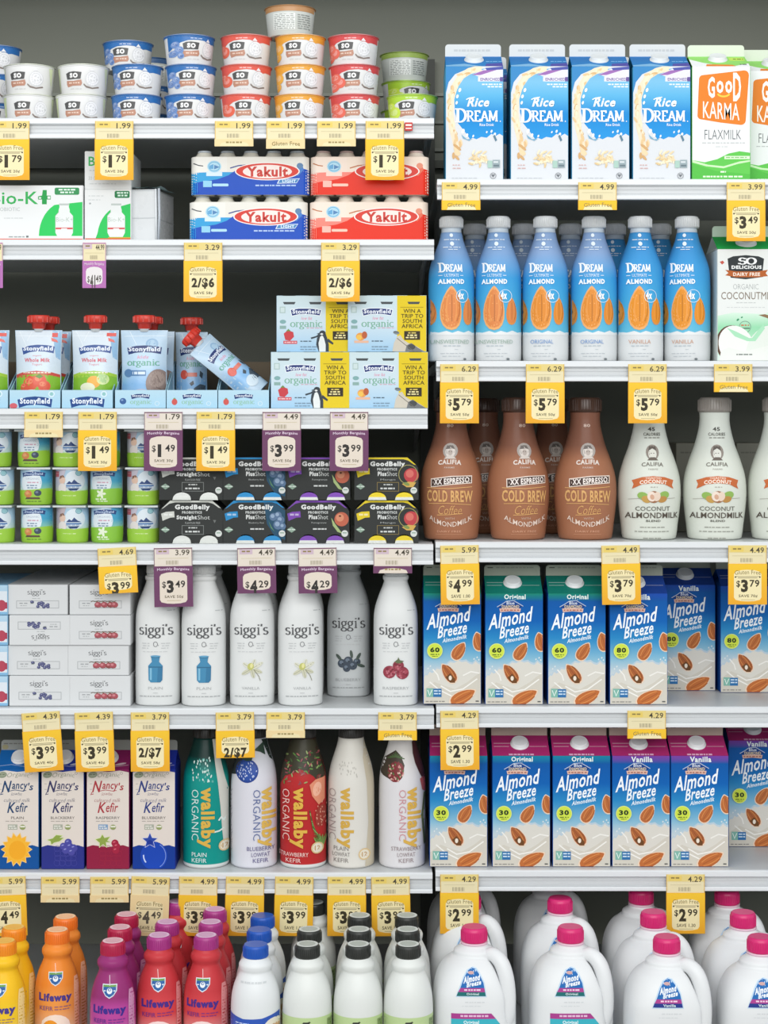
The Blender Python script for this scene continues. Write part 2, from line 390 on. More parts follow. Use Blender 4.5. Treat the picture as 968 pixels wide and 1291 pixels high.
def almond_carton(cal, flavour, slope, fin, band):
    a = Art()
    a.grad(0, 0, 73, 140, [(0, '#08539f'), (35, '#075fae'), (60, '#2a8ac2'), (82, '#7fb6d0'), (104, '#cbd1d3'), (140, '#cfcabf')], 20)
    a.grad(0, 0, 73, 10, [(0, band), (6, mix(band, '#08539f', .5)), (10, '#08559f')], 6)
    sp_ = [(0, 107), (3, 103), (5, 104), (8, 99), (11, 101), (14, 99), (17, 95), (21, 96), (24, 92), (29, 91), (34, 87), (39, 88), (44, 85), (49, 87), (54, 86), (58, 89), (62, 90), (66, 86), (68, 88), (71, 90), (73, 89)]
    a.poly([(x, y-2.4) for x, y in sp_]+[(73, 96), (0, 112)], '#b6c8d4'); a.poly(sp_+[(73, 140), (0, 140)], '#d5d2c9')
    for x, y in ((6, 95), (9, 92), (68, 81), (64, 83), (70, 84)): a.ell(x, y, .9, 1.2, '#d5dbdc', 20, 8)
    a.poly([(0, 122), (14, 112), (24, 116), (40, 121), (56, 112), (66, 104), (73, 100), (73, 140), (0, 140)], '#cdc8bc')
    for p in ([(22, 117), (34, 124), (50, 121), (68, 108)], [(8, 112), (20, 122), (36, 130)], [(50, 104), (60, 99), (71, 101)], [(12, 96), (18, 103), (20, 110)]): a.line(p, 1.6, '#eae8e2')
    a.txt(flavour, 24, 1, 51, 8, '#e6f0ea', .03)
    a.poly([(15, 17), (22, 14), (26, 10), (36, 9), (42, 13), (48, 16), (42, 19), (22, 20)], '#123f86'); a.line([(15, 17), (22, 13), (27, 9.6), (36, 9), (42, 12.5), (48, 16)], .9, '#b8c4d6')
    a.txt('Blue', 27, 10, 37, 14, '#d6dde6', .02); a.txt('DIAMOND', 21, 14.5, 43, 18.5, '#d9c7a2', .03); a.poly([(18, 19), (31, 18), (45, 19), (44, 23.5), (31, 22.4), (19, 23.5)], '#dcb7a6'); a.dash(20, 20.2, 43, 1.7, '#a96d62')
    a.txt('Almond', 4, 27.5, 60, 46.5, '#eef3f6', .018, .2, sky=.21); a.txt('Breeze', 18, 42.4, 55, 57.5, '#eef3f6', .018, .2, sky=.2)
    a.txt('Almondmilk', 24, 57.5, 55, 62.8, '#dfeaf2', .03, .2, sky=.19)
    a.almond(45, 73, 24, 16, 33); a.almond(70, 61, 23, 17, -14); a.almond(32, 101, 27, 16, -36, '#a55e36')
    a.poly([(28, 106), (34, 101), (40, 108), (40, 113), (34, 113)], '#6b4526'); a.ell(34, 107, 2, 3, '#e8dccb')
    a.almond(50, 131, 34, 18, 62, '#b96a38')
    a.rect(4, 120, 12.5, 131, '#7fb3a4'); a.line([(5.5, 122), (8, 129), (11, 122)], 1, '#e6efe9'); a.rect(12.5, 120.5, 23, 131, '#2f6ea6'); a.dash(13.5, 122.5, 22, 1.6, '#c9dbe8', 2); a.dash(13.5, 126, 22, 1.6, '#c9dbe8', 3)
    a.dash(3, 136, 28, 1.2, '#8d8a84', 4); a.rect(66, 135.5, 70, 137, '#5a5a58')
    b = Art(); b.ell(14.5, 72.5, 9.8, 9.8, '#dbe884', n=28); b.ell(14.5, 72.5, 8.9, 8.9, '#cbdc4c', n=28); b.txt(cal, 8.5, 68, 20.5, 74.5, '#2c3a22', .05); b.dash(9, 76.5, 20, 1.2, '#56692c'); b.dash(11, 79, 18, .8, '#56692c', 2)
    sl = Art(); sl.rect(0, 0, 73, 20, slope); sl.rect(3, 8, 24, 8.8, mix(slope, '#ffffff', .25)); sl.rect(3, 11, 22, 11.7, mix(slope, '#ffffff', .25)); sl.rect(48, 11, 70, 11.7, mix(slope, '#ffffff', .2))
    if cal == '30': sl.dash(21, 18.2, 53, 1.4, '#d9a9c4', 5)
    fa = Art(); fa.rect(5, 3, 12, 4, '#3c4038'); fa.dash(16, 2.6, 64, 1.6, mix(fin, '#555', .35), 6)
    return carton('almond_milk_carton', 73, 140, 20, 13, '#0c4f9e', slope, fin, a, 36, 10.6, 9, slope_art=sl, fin_art=fa, badge=b)
AM = {k: almond_carton(*v) for k, v in {
 '60': ('60', 'Original', '#13786a', '#9aa093', '#17846f'), '80': ('80', 'Vanilla', '#1d3f8d', '#9aa093', '#1a4aa8'),
 '30o': ('30', 'Original', '#a52a68', '#b3a497', '#1583a0'), '30v': ('30', 'Vanilla', '#a52a68', '#b3a497', '#7a3fa0')}.items()}

def rice_carton():
    a = Art(); rn = random.Random(3)
    a.rect(0, 0, 73, 144, '#d6d9dd')
    a.poly([(0, 0), (40, 0), (26, 4), (12, 10), (4, 20), (0, 36)], '#3d86bf')
    a.gpoly([(38, 4), (56, 2), (73, 6), (73, 88), (68, 85), (63, 88), (58, 85), (52, 90), (45, 89), (39, 92), (34, 90), (31, 92), (24, 82), (16, 72), (12, 58), (11, 42), (15, 27), (24, 14)], [(2, '#6aa9d2'), (20, '#7cbbdd'), (38, '#5aaedb'), (60, '#1f86cd'), (90, '#2b93d8')], n=16)
    a.poly([(35, 10), (50, 3), (73, 2), (73, 18), (50, 17)], '#dcdbe6'); a.poly([(33, 11), (48, 5), (66, 4), (44, 11)], '#9a6cae'); a.poly([(50, 2), (73, 0), (73, 4), (52, 5)], '#4f57a3')
    a.rect(41, 13.5, 73, 19, '#e3e1ec'); a.txt('ENRICHED', 44, 14.4, 69, 18.2, '#6d5a94', .03); a.rect(68.6, 13.5, 73, 19, '#6b5896'); a.dash(46, 22, 71, 1.5, '#eaf3f8', 1); a.dash(53, 25, 71, 1.5, '#eaf3f8', 2)
    # ear of rice: a band of grains round the left of the panel
    path = [(45, 2), (30, 6), (19, 13), (12, 24), (7, 40), (6, 58), (8, 76), (12, 92), (15, 106)]
    a.line(path, 8, '#ead9bf')
    for (x0, y0), (x1, y1) in zip(path, path[1:]):
        for k in range(6):
            t = k/6; an = math.degrees(math.atan2(y1-y0, x1-x0)); x = x0+(x1-x0)*t+rn.uniform(-3.6, 3.6); y = y0+(y1-y0)*t+rn.uniform(-2, 2)
            a.ell(x, y, 4.2, 1.6, rn.choice(['#e7d0a6', '#dfc193', '#f0dfc2', '#d3ae7c', '#eedcc0']), an+rn.choice([-24, 22, 8]), 9)
    a.hold = True
    for k in range(9): a.ell(14+rn.uniform(-4, 6), 96+k*2.4, 4.4, 1.8, rn.choice(['#dcb98a', '#e9d0aa', '#cfa673']), 60+rn.uniform(-30, 30), 9)
    a.hold = False
    for (x, y, r) in ((18, 30, 2.2), (15, 38, 2), (14, 46, 1.8), (22, 82, 2.6), (27, 87, 2), (35, 88, 1.4), (52, 83, 1.2), (58, 82, 1.6), (62, 86, 2)): a.ell(x, y, r*.8, r*1.3, '#e8edf0', 20, 9)
    a.poly([(60, 88), (62, 86), (65, 93), (63, 95)], '#5d7f93')
    a.poly([(20, 86), (27, 92), (34, 91), (30, 94), (22, 91)], '#79a9c4')
    a.txt('Rice', 27, 39.5, 55, 51, '#f2f6f8', .03, .3); a.line([(26, 42), (30, 40), (37, 39)], 1.2, '#f2f6f8')
    a.txt('D', 12, 53, 27, 71, '#f4f7f9', serif=(.2, .09)); a.txt('REAM', 26, 55.5, 66, 70, '#f4f7f9', serif=(.2, .09)); a.ell(69, 69.4, .7, .7, '#f4f7f9')
    a.txt('Rice Drink', 43, 72, 61, 75.4, '#eef4f8', .02)
    for k in range(34): a.ell(40+rn.gauss(0, 5.5), 117+rn.gauss(0, 4), 3.6, 1.3, rn.choice(['#e6d2ab', '#dbc192', '#efe2c6']), rn.uniform(0, 180), 8)
    a.dash(9, 124, 18, 1, '#d2a6a0', 3); a.dash(9, 128, 19, 1, '#d2a6a0', 4)
    a.rect(53, 119, 59, 128, '#a9c7bb'); a.rect(59.5, 118, 68.5, 128, '#9aa9ae'); a.dash(60.5, 120, 67.5, 1.4, '#e2e6e8', 5); a.rect(60.5, 124, 67.5, 126.6, '#6d7d84')
    a.ring(60, 138, 3.6, .7, '#8a8e92'); a.poly([(57.6, 136.6), (59, 136), (60, 137), (61, 136), (62.4, 136.6), (60, 140.2)], '#70757a')
    a.dash(8, 140.5, 40, .8, '#c0c3c6', 6)
    sl = Art(); sl.grad(0, 0, 73, 20, [(0, '#1c64a6'), (20, '#2f7dbb')], 4); sl.poly([(0, 18), (24, 15), (46, 20), (0, 20)], '#7eb0d3'); sl.poly([(50, 20), (52, 15), (73, 13), (73, 20)], '#514f9c'); sl.dash(52, 10, 72, 1.2, '#7fb0d8', 8)
    fa = Art(); fa.dash(12, 6.5, 60, 2.6, '#b9bec1', 9)
    return carton('rice_drink_carton', 73, 144, 20, 15, '#3f92b8', '#2872b4', '#cdd1d2', a, 37, 11, 8, '#d6dadb', sl, fa)
RICE = rice_carton()
def flax_carton():
    a = Art(); a.rect(0, 0, 74, 144, '#e6e8e8')
    a.poly(arcp(14, 16, 5, 5, 180, 270, 4)+arcp(66, 11, 6, 6, 270, 360, 4)+arcp(62, 68, 6, 6, 10, 100, 4)+[(36, 71)]+arcp(12, 62, 5, 5, 110, 180, 4), '#e07f2e')
    for t, x0, x1, y0, y1 in (('G', 20, 29, 13, 40), ('o', 31, 40, 18, 34), ('o', 42, 51, 18, 34), ('D', 52, 62, 8, 44)): a.txt(t, x0, y0, x1, y1, '#f0ece6', .03)
    a.line(arcp(40, 33, 8, 5, 160, 20, 8), 2.2, '#f5c84b'); a.txt('KARMA', 14, 44, 60, 65, '#f0ece6', .006, sky=-.07)
    a.txt('FLAXMILK', 16, 80, 62, 92, '#5d6063', -.012); a.dash(13, 96, 67, 1.2, '#b9bcbc'); a.dash(30, 101, 45, .8, '#b9bcbc', 2)
    a.poly([(0, 118), (16, 121), (32, 117), (46, 110), (60, 107), (74, 109), (74, 144), (0, 144)], '#63c254'); a.poly([(0, 118), (20, 124), (40, 126), (60, 120), (74, 118), (74, 120), (58, 123), (40, 128.5), (18, 126), (0, 121)], '#c9ecba'); a.poly([(0, 122), (30, 132), (74, 136), (74, 144), (0, 144)], '#58b84c')
    a.rect(41, 113, 73, 117, '#d9efcd'); a.dash(43, 114.2, 71, 1.5, '#8cb97e', 3); a.dash(36, 132, 43, 2, '#dff3d6', 4); a.dash(14, 138, 64, 2, '#dff3d6', 5)
    sl = Art(); sl.rect(0, 0, 74, 20, '#8fd06a'); sl.poly([(0, 6), (16, 13), (34, 18), (56, 19), (74, 14), (74, 20), (0, 20)], '#e6e8e8'); sl.rect(52, 3, 71, 9, '#b9d957'); sl.dash(57, 5, 70, 1.6, '#5f7a36', 1); sl.poly([(18, 20), (20, 16), (52, 17), (56, 20)], '#e07f2e'); sl.dash(62, 15.5, 71, 1.6, '#4e5a54', 7)
    return carton('flax_milk_carton', 74, 144, 20, 14, '#4fae4c', '#8fd06a', '#d2dcc9', a, 37, 11, 7, slope_art=sl)
FLAX = flax_carton()
def coconut_carton():
    a = Art(); a.rect(0, 0, 80, 141, '#e2e5e2')
    a.gpoly([(0, 84), (20, 80), (60, 82), (80, 70), (80, 141), (0, 141)], [(80, '#d3ead9'), (100, '#8ed3a6'), (125, '#c6e6d0'), (141, '#d8ece0')])
    a.poly([(13, 12), (20, 9), (36, 7.5), (52, 9), (59, 12), (57, 30), (58, 35), (36, 38), (17, 36), (15, 30)], '#33383a'); a.txt('SO', 26, 10.5, 50, 19.5, '#eef0ef', serif=(.24, .11)); a.txt('DELICIOUS', 18, 20.5, 56, 25, '#eef0ef', .05)
    a.poly([(10, 26), (24, 28), (50, 28), (64, 26), (61, 30), (64, 34), (50, 35.5), (24, 35.5), (10, 33), (14, 30)], '#b2602f'); a.txt('DAIRY FREE', 20, 29.4, 54, 33.8, '#f1e4d6', .03)
    a.poly([(3, 16), (7, 14.5), (9, 17), (6, 19.5)], '#c0574a')
    a.txt('ORGANIC', 20, 44, 52, 50.6, '#a7abaa', -.008); a.txt('COCONUTMILK', 5, 54, 76, 63.4, '#7a6a5a', .0); a.dash(24, 67, 50, 1, '#c2c6c4', 1); a.dash(12, 73, 60, .8, '#c9cccb', 2)
    a.ring(35, 98, 7.2, .9, '#7fa08c'); a.dash(30, 95, 40, 1.8, '#c07a5a', 3); a.rect(29, 99, 41, 100.6, '#5f7f6c'); a.ell(26, 89, 2, 1.2, '#3d8f66', -40, 8); a.ell(31, 86, 1.4, .9, '#3d8f66', -30, 8)
    a.poly([(52, 83), (60, 82), (80, 88), (80, 92), (66, 88)], '#8b6f52')
    a.ell(22, 122, 22.5, 27, '#5d4436', -26, 30); a.ell(24, 121.5, 21.5, 26, '#e9ece6', -26, 30); a.ell(62, 126, 24, 32, '#dfe5dd', 30, 30)
    a.poly([(2, 141), (5, 128), (14, 124), (34, 129), (80, 118), (80, 141)], '#e4e7e1'); a.poly([(12, 99), (24, 104), (40, 112), (44, 112), (50, 104), (58, 95), (60, 100), (48, 116), (38, 116), (22, 110)], '#a7dcb8')
    a.dash(24, 132, 44, 1.6, '#7e8480', 5)
    sl = Art(); sl.grad(0, 0, 80, 20, [(0, '#128d3c'), (20, '#22a84e')], 5)
    return carton('coconut_milk_carton', 80, 141, 20, 13, '#cfd6d2', '#18983f', '#b9cdbb', a, 40, 12, 11, slope_art=sl)
COCO = coconut_carton()
def kefir_carton(key):
    top, bot, ink = {'sun': ('#135a9e', '#0f4f94', '#24446b'), 'black': ('#25338c', '#2c3282', '#3a3a63'), 'rasp': ('#7f1f57', '#8d1f3f', '#a93842'), 'blue': ('#1c2d8e', '#12388f', '#34427f')}[key]
    a = Art(); a.rect(0, 0, 54, 126, '#dcd3ca')
    a.poly([(0, 0), (54, 0), (54, 4), (42, 1.6), (27, 3.4), (12, 1.4), (0, 4)], top)
    a.poly([(0, 98), (8, 95.5), (18, 97), (27, 98), (36, 97), (46, 95.5), (54, 98), (54, 126), (0, 126)], bot)
    a.ell(8, 7, 6, 4, '#98a08a', -12); a.ring(8, 7, 4.6, .6, '#79826c', 2.8); a.dash(4, 6, 12, 1.2, '#6c755f')
    a.txt('Organic', 14, 5, 42, 12.4, '#8d927f', -.005, .15, arc=1.6); a.ring(44, 5, 1.5, .5, '#a09c94'); a.dash(4, 18, 7, .7, '#b0a9a0', 1); a.dash(4, 25, 7, .7, '#b0a9a0', 2)
    a.txt('N', 7, 14.5, 20, 29, ink, .02, .35); a.txt('ancy', 20, 18, 40, 28, ink, .015, .2); a.txt("'s", 40.5, 17, 47, 26.5, ink, .015, .2); a.line([(7, 29), (5.5, 32), (9, 31)], 1, ink); a.line([(16, 27.6), (24, 26), (33, 27.4), (38, 26.6)], .8, ink)
    a.txt('lowfat', 19, 29.5, 33, 33.4, mix(ink, '#8a8580', .35), -.01, .3, arc=.8); a.txt('cultured milk', 10, 36.2, 43, 41, mix(ink, '#8a8580', .35), -.01, .3, arc=-.6)
    a.txt('K', 14, 41.5, 25, 55, ink, .015, .3); a.txt('efir', 24.5, 42, 40, 54, ink, .01, .25)
    fl = {'sun': 'PLAIN', 'black': 'BLACKBERRY', 'rasp': 'RASPBERRY', 'blue': 'BLUEBERRY'}[key]; hw = 8 if key == 'sun' else 15
    a.txt(fl, 27-hw, 59.5, 27+hw, 62.8, '#5b5752', .0); a.dash(12, 65, 41, .9, '#a8a098', 3)
    c2 = '#3f7fb0' if key == 'rasp' else '#8f957f'
    a.rect(15, 69.5, 27, 76, mix(c2, '#ffffff', .15)); a.dash(16, 71, 26, 1.3, '#e6e4dc', 4); a.dash(16, 73.6, 26, 1.3, '#e6e4dc', 5); a.ell(33.5, 73, 3.8, 3.4, '#8f9a62'); a.rect(30.4, 71.2, 36.6, 73.2, '#dfe0cf')
    if key == 'sun':
        pts = []
        for i in range(28): an = 2*PI*i/28; r = 20 if i % 2 == 0 else 15; pts.append((26+r*math.cos(an), 101+r*1.1*math.sin(an)))
        a.poly(pts, '#edc77c'); pts = [(26+(x-26)*.92, 101+(y-101)*.92) for x, y in pts]; a.poly(pts, '#efaf33'); a.ell(26, 101, 14, 15, '#f0b437'); a.ell(27, 102, 11, 12, '#eda728')
    elif key == 'blue':
        a.ell(27, 109, 17, 18, '#1a45ad', n=28); a.line(arcp(27, 109, 15, 16, -60, 60, 10), .8, '#7f97d6'); a.line(arcp(27, 109, 13, 13, 140, 185, 6), 1.6, '#c5d2ef')
        pts = []
        for i in range(10): an = 2*PI*i/10-PI/2; r = 11 if i % 2 == 0 else 5; pts.append((22+r*math.cos(an), 90+r*math.sin(an)))
        a.poly(pts, '#c6cbe6'); a.poly([(22+(x-22)*.88, 90+(y-90)*.88) for x, y in pts], '#2c47a0'); a.ell(22, 92, 3.4, 3, '#1c3590')
    else:
        c = '#4a4a9c' if key == 'black' else '#b32c46'; hl = '#8d8fce' if key == 'black' else '#d4697a'
        rn = random.Random(5)
        for i in range(4):
            for j in range(4): a.ring(20+j*7+rn.uniform(-1, 1), 100+i*6, 3.8, .5, mix(c, bot, .25 if key == 'black' else .6))
        for (x, y) in ((34, 92), (28, 97), (36, 97), (41, 99), (31, 102), (38, 104)) if key == 'black' else ((36, 93), (38, 97), (37, 102)): a.ell(x, y, 4.6, 4.6, c if key == 'black' else '#a02440'); a.ell(x-1, y-1.4, 1.8, .8, hl, -20, 8)
        g = [(10, 88), (17, 86), (20, 81), (23, 86), (31, 84), (27, 90), (32, 92), (25, 92), (26, 99), (21, 95), (16, 99), (16, 93)] if key == 'rasp' else [(6, 89), (14, 87), (19, 82), (28, 83), (24, 86), (30, 86), (24, 91), (16, 93), (12, 96), (11, 91)]
        a.poly(g, '#d6dfae'); cx, cy = (21, 90) if key == 'rasp' else (18, 88); a.poly([(cx+(x-cx)*.85, cy+(y-cy)*.85) for x, y in g], '#8aa04a')
    sl = Art(); sl.rect(0, 0, 54, 20, top); sl.ell(42, 15, 7, 1, mix(top, '#ffffff', .4), -8); sl.line([(2, 17), (18, 15.5), (36, 17.5), (52, 16)], .6, mix(top, '#ffffff', .25))
    fa = Art(); fa.ell(6, 9, 4, 3, '#8f8a6a'); fa.dash(4, 4, 30, 1.4, '#6b6a66')
    return carton('kefir_carton', 54, 126, 20, 12, top, top, '#8c8f8b', a, 27, 10, 9, '#d9d9da', sl, fa, depth=58*S)
KC = {k: kefir_carton(k) for k in ('sun', 'black', 'rasp', 'blue')}

# ------------------------------------------------------------ bottles
def bottle(name, rows, cap_rows, art, m_body, m_cap, capname='screw_cap', n=2, k=4, Ht=None, seg=40, capcol=None, maxlen=4, capart=None):
    sp = Spec(name); pr = P(smooth_rows(rows, k), n); mb = MB(); mb.lathe(pr, seg)
    b = sp.part('bottle_body', mb.mesh('bottle_body', m_body)); H0 = Ht or cap_rows[-1][0]
    sp.depth = 2*max(r[1] for r in rows)*S; sp.h = H0*S
    if art: mb = MB(); art.emit(mb, wrap(pr, H0), maxlen); sp.part('label_print', mb.mesh('label_print', m_body), b)
    if cap_rows:
        mb = MB(); mb.lathe(P(cap_rows), 36); 
        z = cap_rows[-1][0]*S; R = cap_rows[-1][1]*S
        for i in range(36):              # grip ribs
            a = 2*PI*i/36; r1 = max(r[1] for r in cap_rows)*S; zz0 = (cap_rows[0][0]+1.5)*S; zz1 = (cap_rows[-1][0]-3)*S; c, d = math.cos(a), math.sin(a); e = .00045
            mb.add([(c*r1-d*e, d*r1+c*e, zz0), (c*r1+d*e, d*r1-c*e, zz0), (c*(r1+.0005), d*(r1+.0005), zz0), (c*r1-d*e, d*r1+c*e, zz1), (c*r1+d*e, d*r1-c*e, zz1), (c*(r1+.0005), d*(r1+.0005), zz1)], [(0, 2, 5, 3), (2, 1, 4, 5), (3, 5, 4)], cap_rows[1][2])
        ci = sp.part(capname, mb.mesh(capname, m_cap))
        if capart:
            mb = MB(); mb.lathe([(z+.0002, R*.96, R*.96, 2, capart[0]), (z+.0006, R*.94, R*.94, 2, capart[0])], 32)
            mb.add([(math.cos(2*PI*i/24)*R*(.7+.06*(i % 2)), math.sin(2*PI*i/24)*R*(.7+.06*(i % 2)), z+.0008) for i in range(24)], [tuple(range(24))], capart[1])
            sp.part('cap_disc', mb.mesh('cap_disc', PAPER), ci)
    return sp
def dream_bottle(fl, ink, alm, top):  # top: neck blue, the paler tints hold a painted reflection
    lo = '#d6d9da'
    rows = [(0, 27, lo), (1.5, 29, lo), (34, 29.4, lo), (36, 29.4, '#63b8d6'), (70, 29.4, '#48a9d8'), (105, 29.2, '#3f9cd6'), (120, 27.6, mix(top, '#3f9cd6', .5)), (138, 21.5, top), (154, 15.6, top), (164, 13.4, top), (164, 13, '#b9c6d2'), (171, 12.6, '#c4cfd8')]
    a = Art()
    a.poly([(-29, 152), (-29, 147.5), (-22, 149), (-14, 147), (-7, 149.5), (0, 147), (8, 149), (15, 146.5), (22, 149), (29, 147.5), (29, 152)], '#e0e3e4')
    for dx in (-30, 18): a.almond(dx-1 if dx < 0 else dx-4, 122, 31, 14, 0, alm, '#d98f4a')
    a.almond(-8, 118, 50, 26, 0, alm, '#e6a868')
    a.ring(6, 103, 8, .7, '#d6e8f2'); a.txt('4x', 0, 97, 8, 107, '#f3f7f9', .05)
    a.txt('D', -22, 60.5, -14, 73, '#f0f5f8', serif=(.22, .1)); a.txt('REAM', -14.5, 62.5, 6, 72.5, '#f0f5f8', serif=(.22, .1))
    a.rect(-22, 76.6, -18, 77.4, '#dcebf4'); a.txt('ULTIMATE', -16, 75, 1, 78.8, '#dcebf4', .0); a.rect(3, 76.6, 7, 77.4, '#dcebf4'); a.txt('ALMOND', -22.5, 81.5, 8, 87.8, '#f0f5f8', .05)
    a.ell(-4, 25, 2, 2.4, '#e3eef5'); a.dash(-12, 30, 6, 1.1, '#d9e6f0', 1); a.ell(-4, 36, 2.4, 2.8, '#e3eef5'); a.dash(-14, 40, 6, 1.1, '#d9e6f0', 2); a.dash(-9, 43, 3, .9, '#d9e6f0', 3)
    hw = {'UNSWEETENED': 22, 'ORIGINAL': 13.5, 'VANILLA': 13}[fl]
    a.txt(fl, -7-hw, 158, -7+hw, 163, ink, .0); a.dash(-17, 165.4, 3, .8, '#a7b4bc', 4); a.dash(-4, 170, 0, .6, '#b9c0c4', 1); a.dash(-20, 175, 8, .6, '#b0b7bc', 5); a.dash(-18, 178.6, 4, .6, '#b0b7bc', 6); a.ell(9, 182.5, 2, 1.4, '#6d7478')
    wc = '#d8dbdc'
    return bottle('almond_drink_bottle', rows, [(170, 15, wc), (182, 14.6, wc), (184, 14, wc), (185, 12.6, wc)], a, SLEEVE, PLAS)
DB = {'uns': dream_bottle('UNSWEETENED', '#9db3a6', '#d9854a', '#7d9fca'), 'ori': dream_bottle('ORIGINAL', '#6f96c9', '#dc8a34', '#86a2ca'), 'van': dream_bottle('VANILLA', '#c79d86', '#e08f2c', '#3f90cc')}
def carafe(kind):
    br = kind == 'brown'; c = '#a16c50' if br else '#d8dcd2'; cu = '#7e5443' if br else '#cfd4cc'; cc = '#463026' if br else '#8f8983'  # cu: darker neck tone, shading painted into the carafe's upper part
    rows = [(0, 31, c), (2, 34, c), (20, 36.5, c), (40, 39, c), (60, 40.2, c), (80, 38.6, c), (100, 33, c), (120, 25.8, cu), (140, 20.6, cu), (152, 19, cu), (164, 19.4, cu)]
    a = Art()
    if br:
        L1, T = '#dbb9a6', '#d9a86c'
        a.ell(2, 68, 9.4, 10, '#a8a09a'); a.ell(2, 69.5, 6.2, 7, '#d8cfc8'); a.poly([(-4, 66), (-2, 61), (5, 61), (8, 66), (4, 65)], '#6d6662'); a.ell(2, 70, 3, 3.8, '#b8aca4'); a.line([(0, 69), (1.4, 69)], .8, '#6d6662'); a.line([(2.8, 69), (4.2, 69)], .8, '#6d6662'); a.poly([(-6, 78), (-1, 74), (5, 74), (10, 78)], '#cfc5bd')
        a.txt('CALIFIA', -13, 80, 16, 86, '#e0d3ca', .04, arc=1.2); a.txt('FARMS', -5, 88, 8, 90, '#c7b1a4', .02)
        a.poly([(-22, 103), (4, 99.5), (29, 99), (29, 109), (4, 110.6), (-22, 114)], '#ecdcd0'); a.poly([(-21, 104), (4, 100.6), (28, 100), (28, 108), (4, 109.6), (-21, 113)], '#3f2c26'); a.txt('XX ESPRESSO', -18, 103.6, 26, 111, '#f0e6df', .03, sky=.07)
        a.line([(-27, 114.5), (0, 115.5), (29, 113.4)], .9, T); a.txt('COLD BREW', -27, 117, 30, 132, T, .03, sky=-.02); a.line([(-25, 134.6), (0, 134), (28, 136)], .8, T)
        a.txt('Coffee', -12, 137, 17, 148, T, -.01, .35); a.line([(-14, 149), (2, 148.4), (10, 147.6), (18, 147)], .8, T); a.txt('WITH', -4, 152, 8, 154.6, '#cdb09e', .0)
        a.txt('ALMONDMILK', -24, 148, 29, 154.5, '#e3cfc1', .008, arc=-9.5); a.txt('DAIRY FREE', -14, 168.5, 16, 171, '#d5a184', .0); a.line([(-16, 173.4), (18, 173.4)], .6, '#c08a6c')
        a.txt('80', -3, 34, 5, 38, '#d0b8aa', .02)
    else:
        a.ell(0, 70, 8.2, 10, '#8f867e'); a.ell(0, 72, 5.2, 7, '#d9d9d0'); a.poly([(-5, 68), (-4, 62), (4, 62), (5, 68), (0, 65)], '#5e5650'); a.line([(-2.4, 71), (-.8, 71)], .8, '#5e5650'); a.line([(.8, 71), (2.4, 71)], .8, '#5e5650'); a.poly([(-7, 80), (-3, 76), (3, 76), (7, 80)], '#6a6058')
        a.txt('45', -4.5, 38, 4.5, 43, '#4a4a44', .03); a.txt('CALORIES', -10, 45, 11, 49, '#55554e', .02); a.dash(-9, 51, 10, 1.1, '#77776f', 1)
        a.txt('CALIFIA', -14, 83, 13, 88, '#77736a', .02, arc=1); a.txt('FARMS', -6, 90, 6, 92, '#99958c', .0)
        a.poly([(-26, 105), (-14, 101), (0, 99.6), (14, 101), (26, 105), (24, 111), (26, 116), (14, 110), (0, 108.6), (-14, 110), (-26, 116), (-24, 110)], '#c46a3c'); a.txt('TOASTED', -10, 101.5, 10, 104, '#f0d9c8', .02, arc=.7); a.txt('COCONUT', -17, 105.5, 17, 110.4, '#f3e2d3', .04, arc=1.6)
        a.dash(-4, 113, 5, .9, '#a39c92', 3); a.ell(-13, 125, 7, 5, '#8fb35c', 20); a.ell(13, 124, 7, 5, '#8fb35c', -20); a.ell(-9, 129, 6, 4.4, '#c29a54', 20); a.ell(11, 129, 6, 4, '#b98a4c', -15)
        a.ell(0, 126, 8, 7.6, '#9b6a4a'); a.ell(-2.4, 125.4, 5.6, 6.4, '#ead9cb', -14); a.ell(4, 125.4, 4.6, 6, '#e3cdbb', 14); a.ell(-2, 126, 2.6, 3.4, '#d0a58c', -14); a.line([(-30, 129), (-20, 128), (-15, 128)], .6, '#a9a69d'); a.line([(17, 128), (28, 127.6)], .6, '#a9a69d')
        a.txt('COCONUT', -22, 138, 21, 143.6, '#6f6f66', .01); a.txt('ALMONDMILK', -33, 145.6, 33, 153, '#574f47', .01); a.txt('BLEND', -9, 155, 9, 157.6, '#66665e', .02)
        a.dash(-16, 164, 16, 1, '#8f8f86', 4); a.dash(-22, 169.4, 20, 1, '#8f8f86', 5); a.dash(-12, 178, 10, 1, '#8f8f86', 6)
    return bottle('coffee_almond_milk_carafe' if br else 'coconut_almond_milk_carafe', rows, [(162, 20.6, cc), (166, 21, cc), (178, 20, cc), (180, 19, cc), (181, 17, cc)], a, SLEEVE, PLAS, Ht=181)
CB, CW = carafe('brown'), carafe('white')
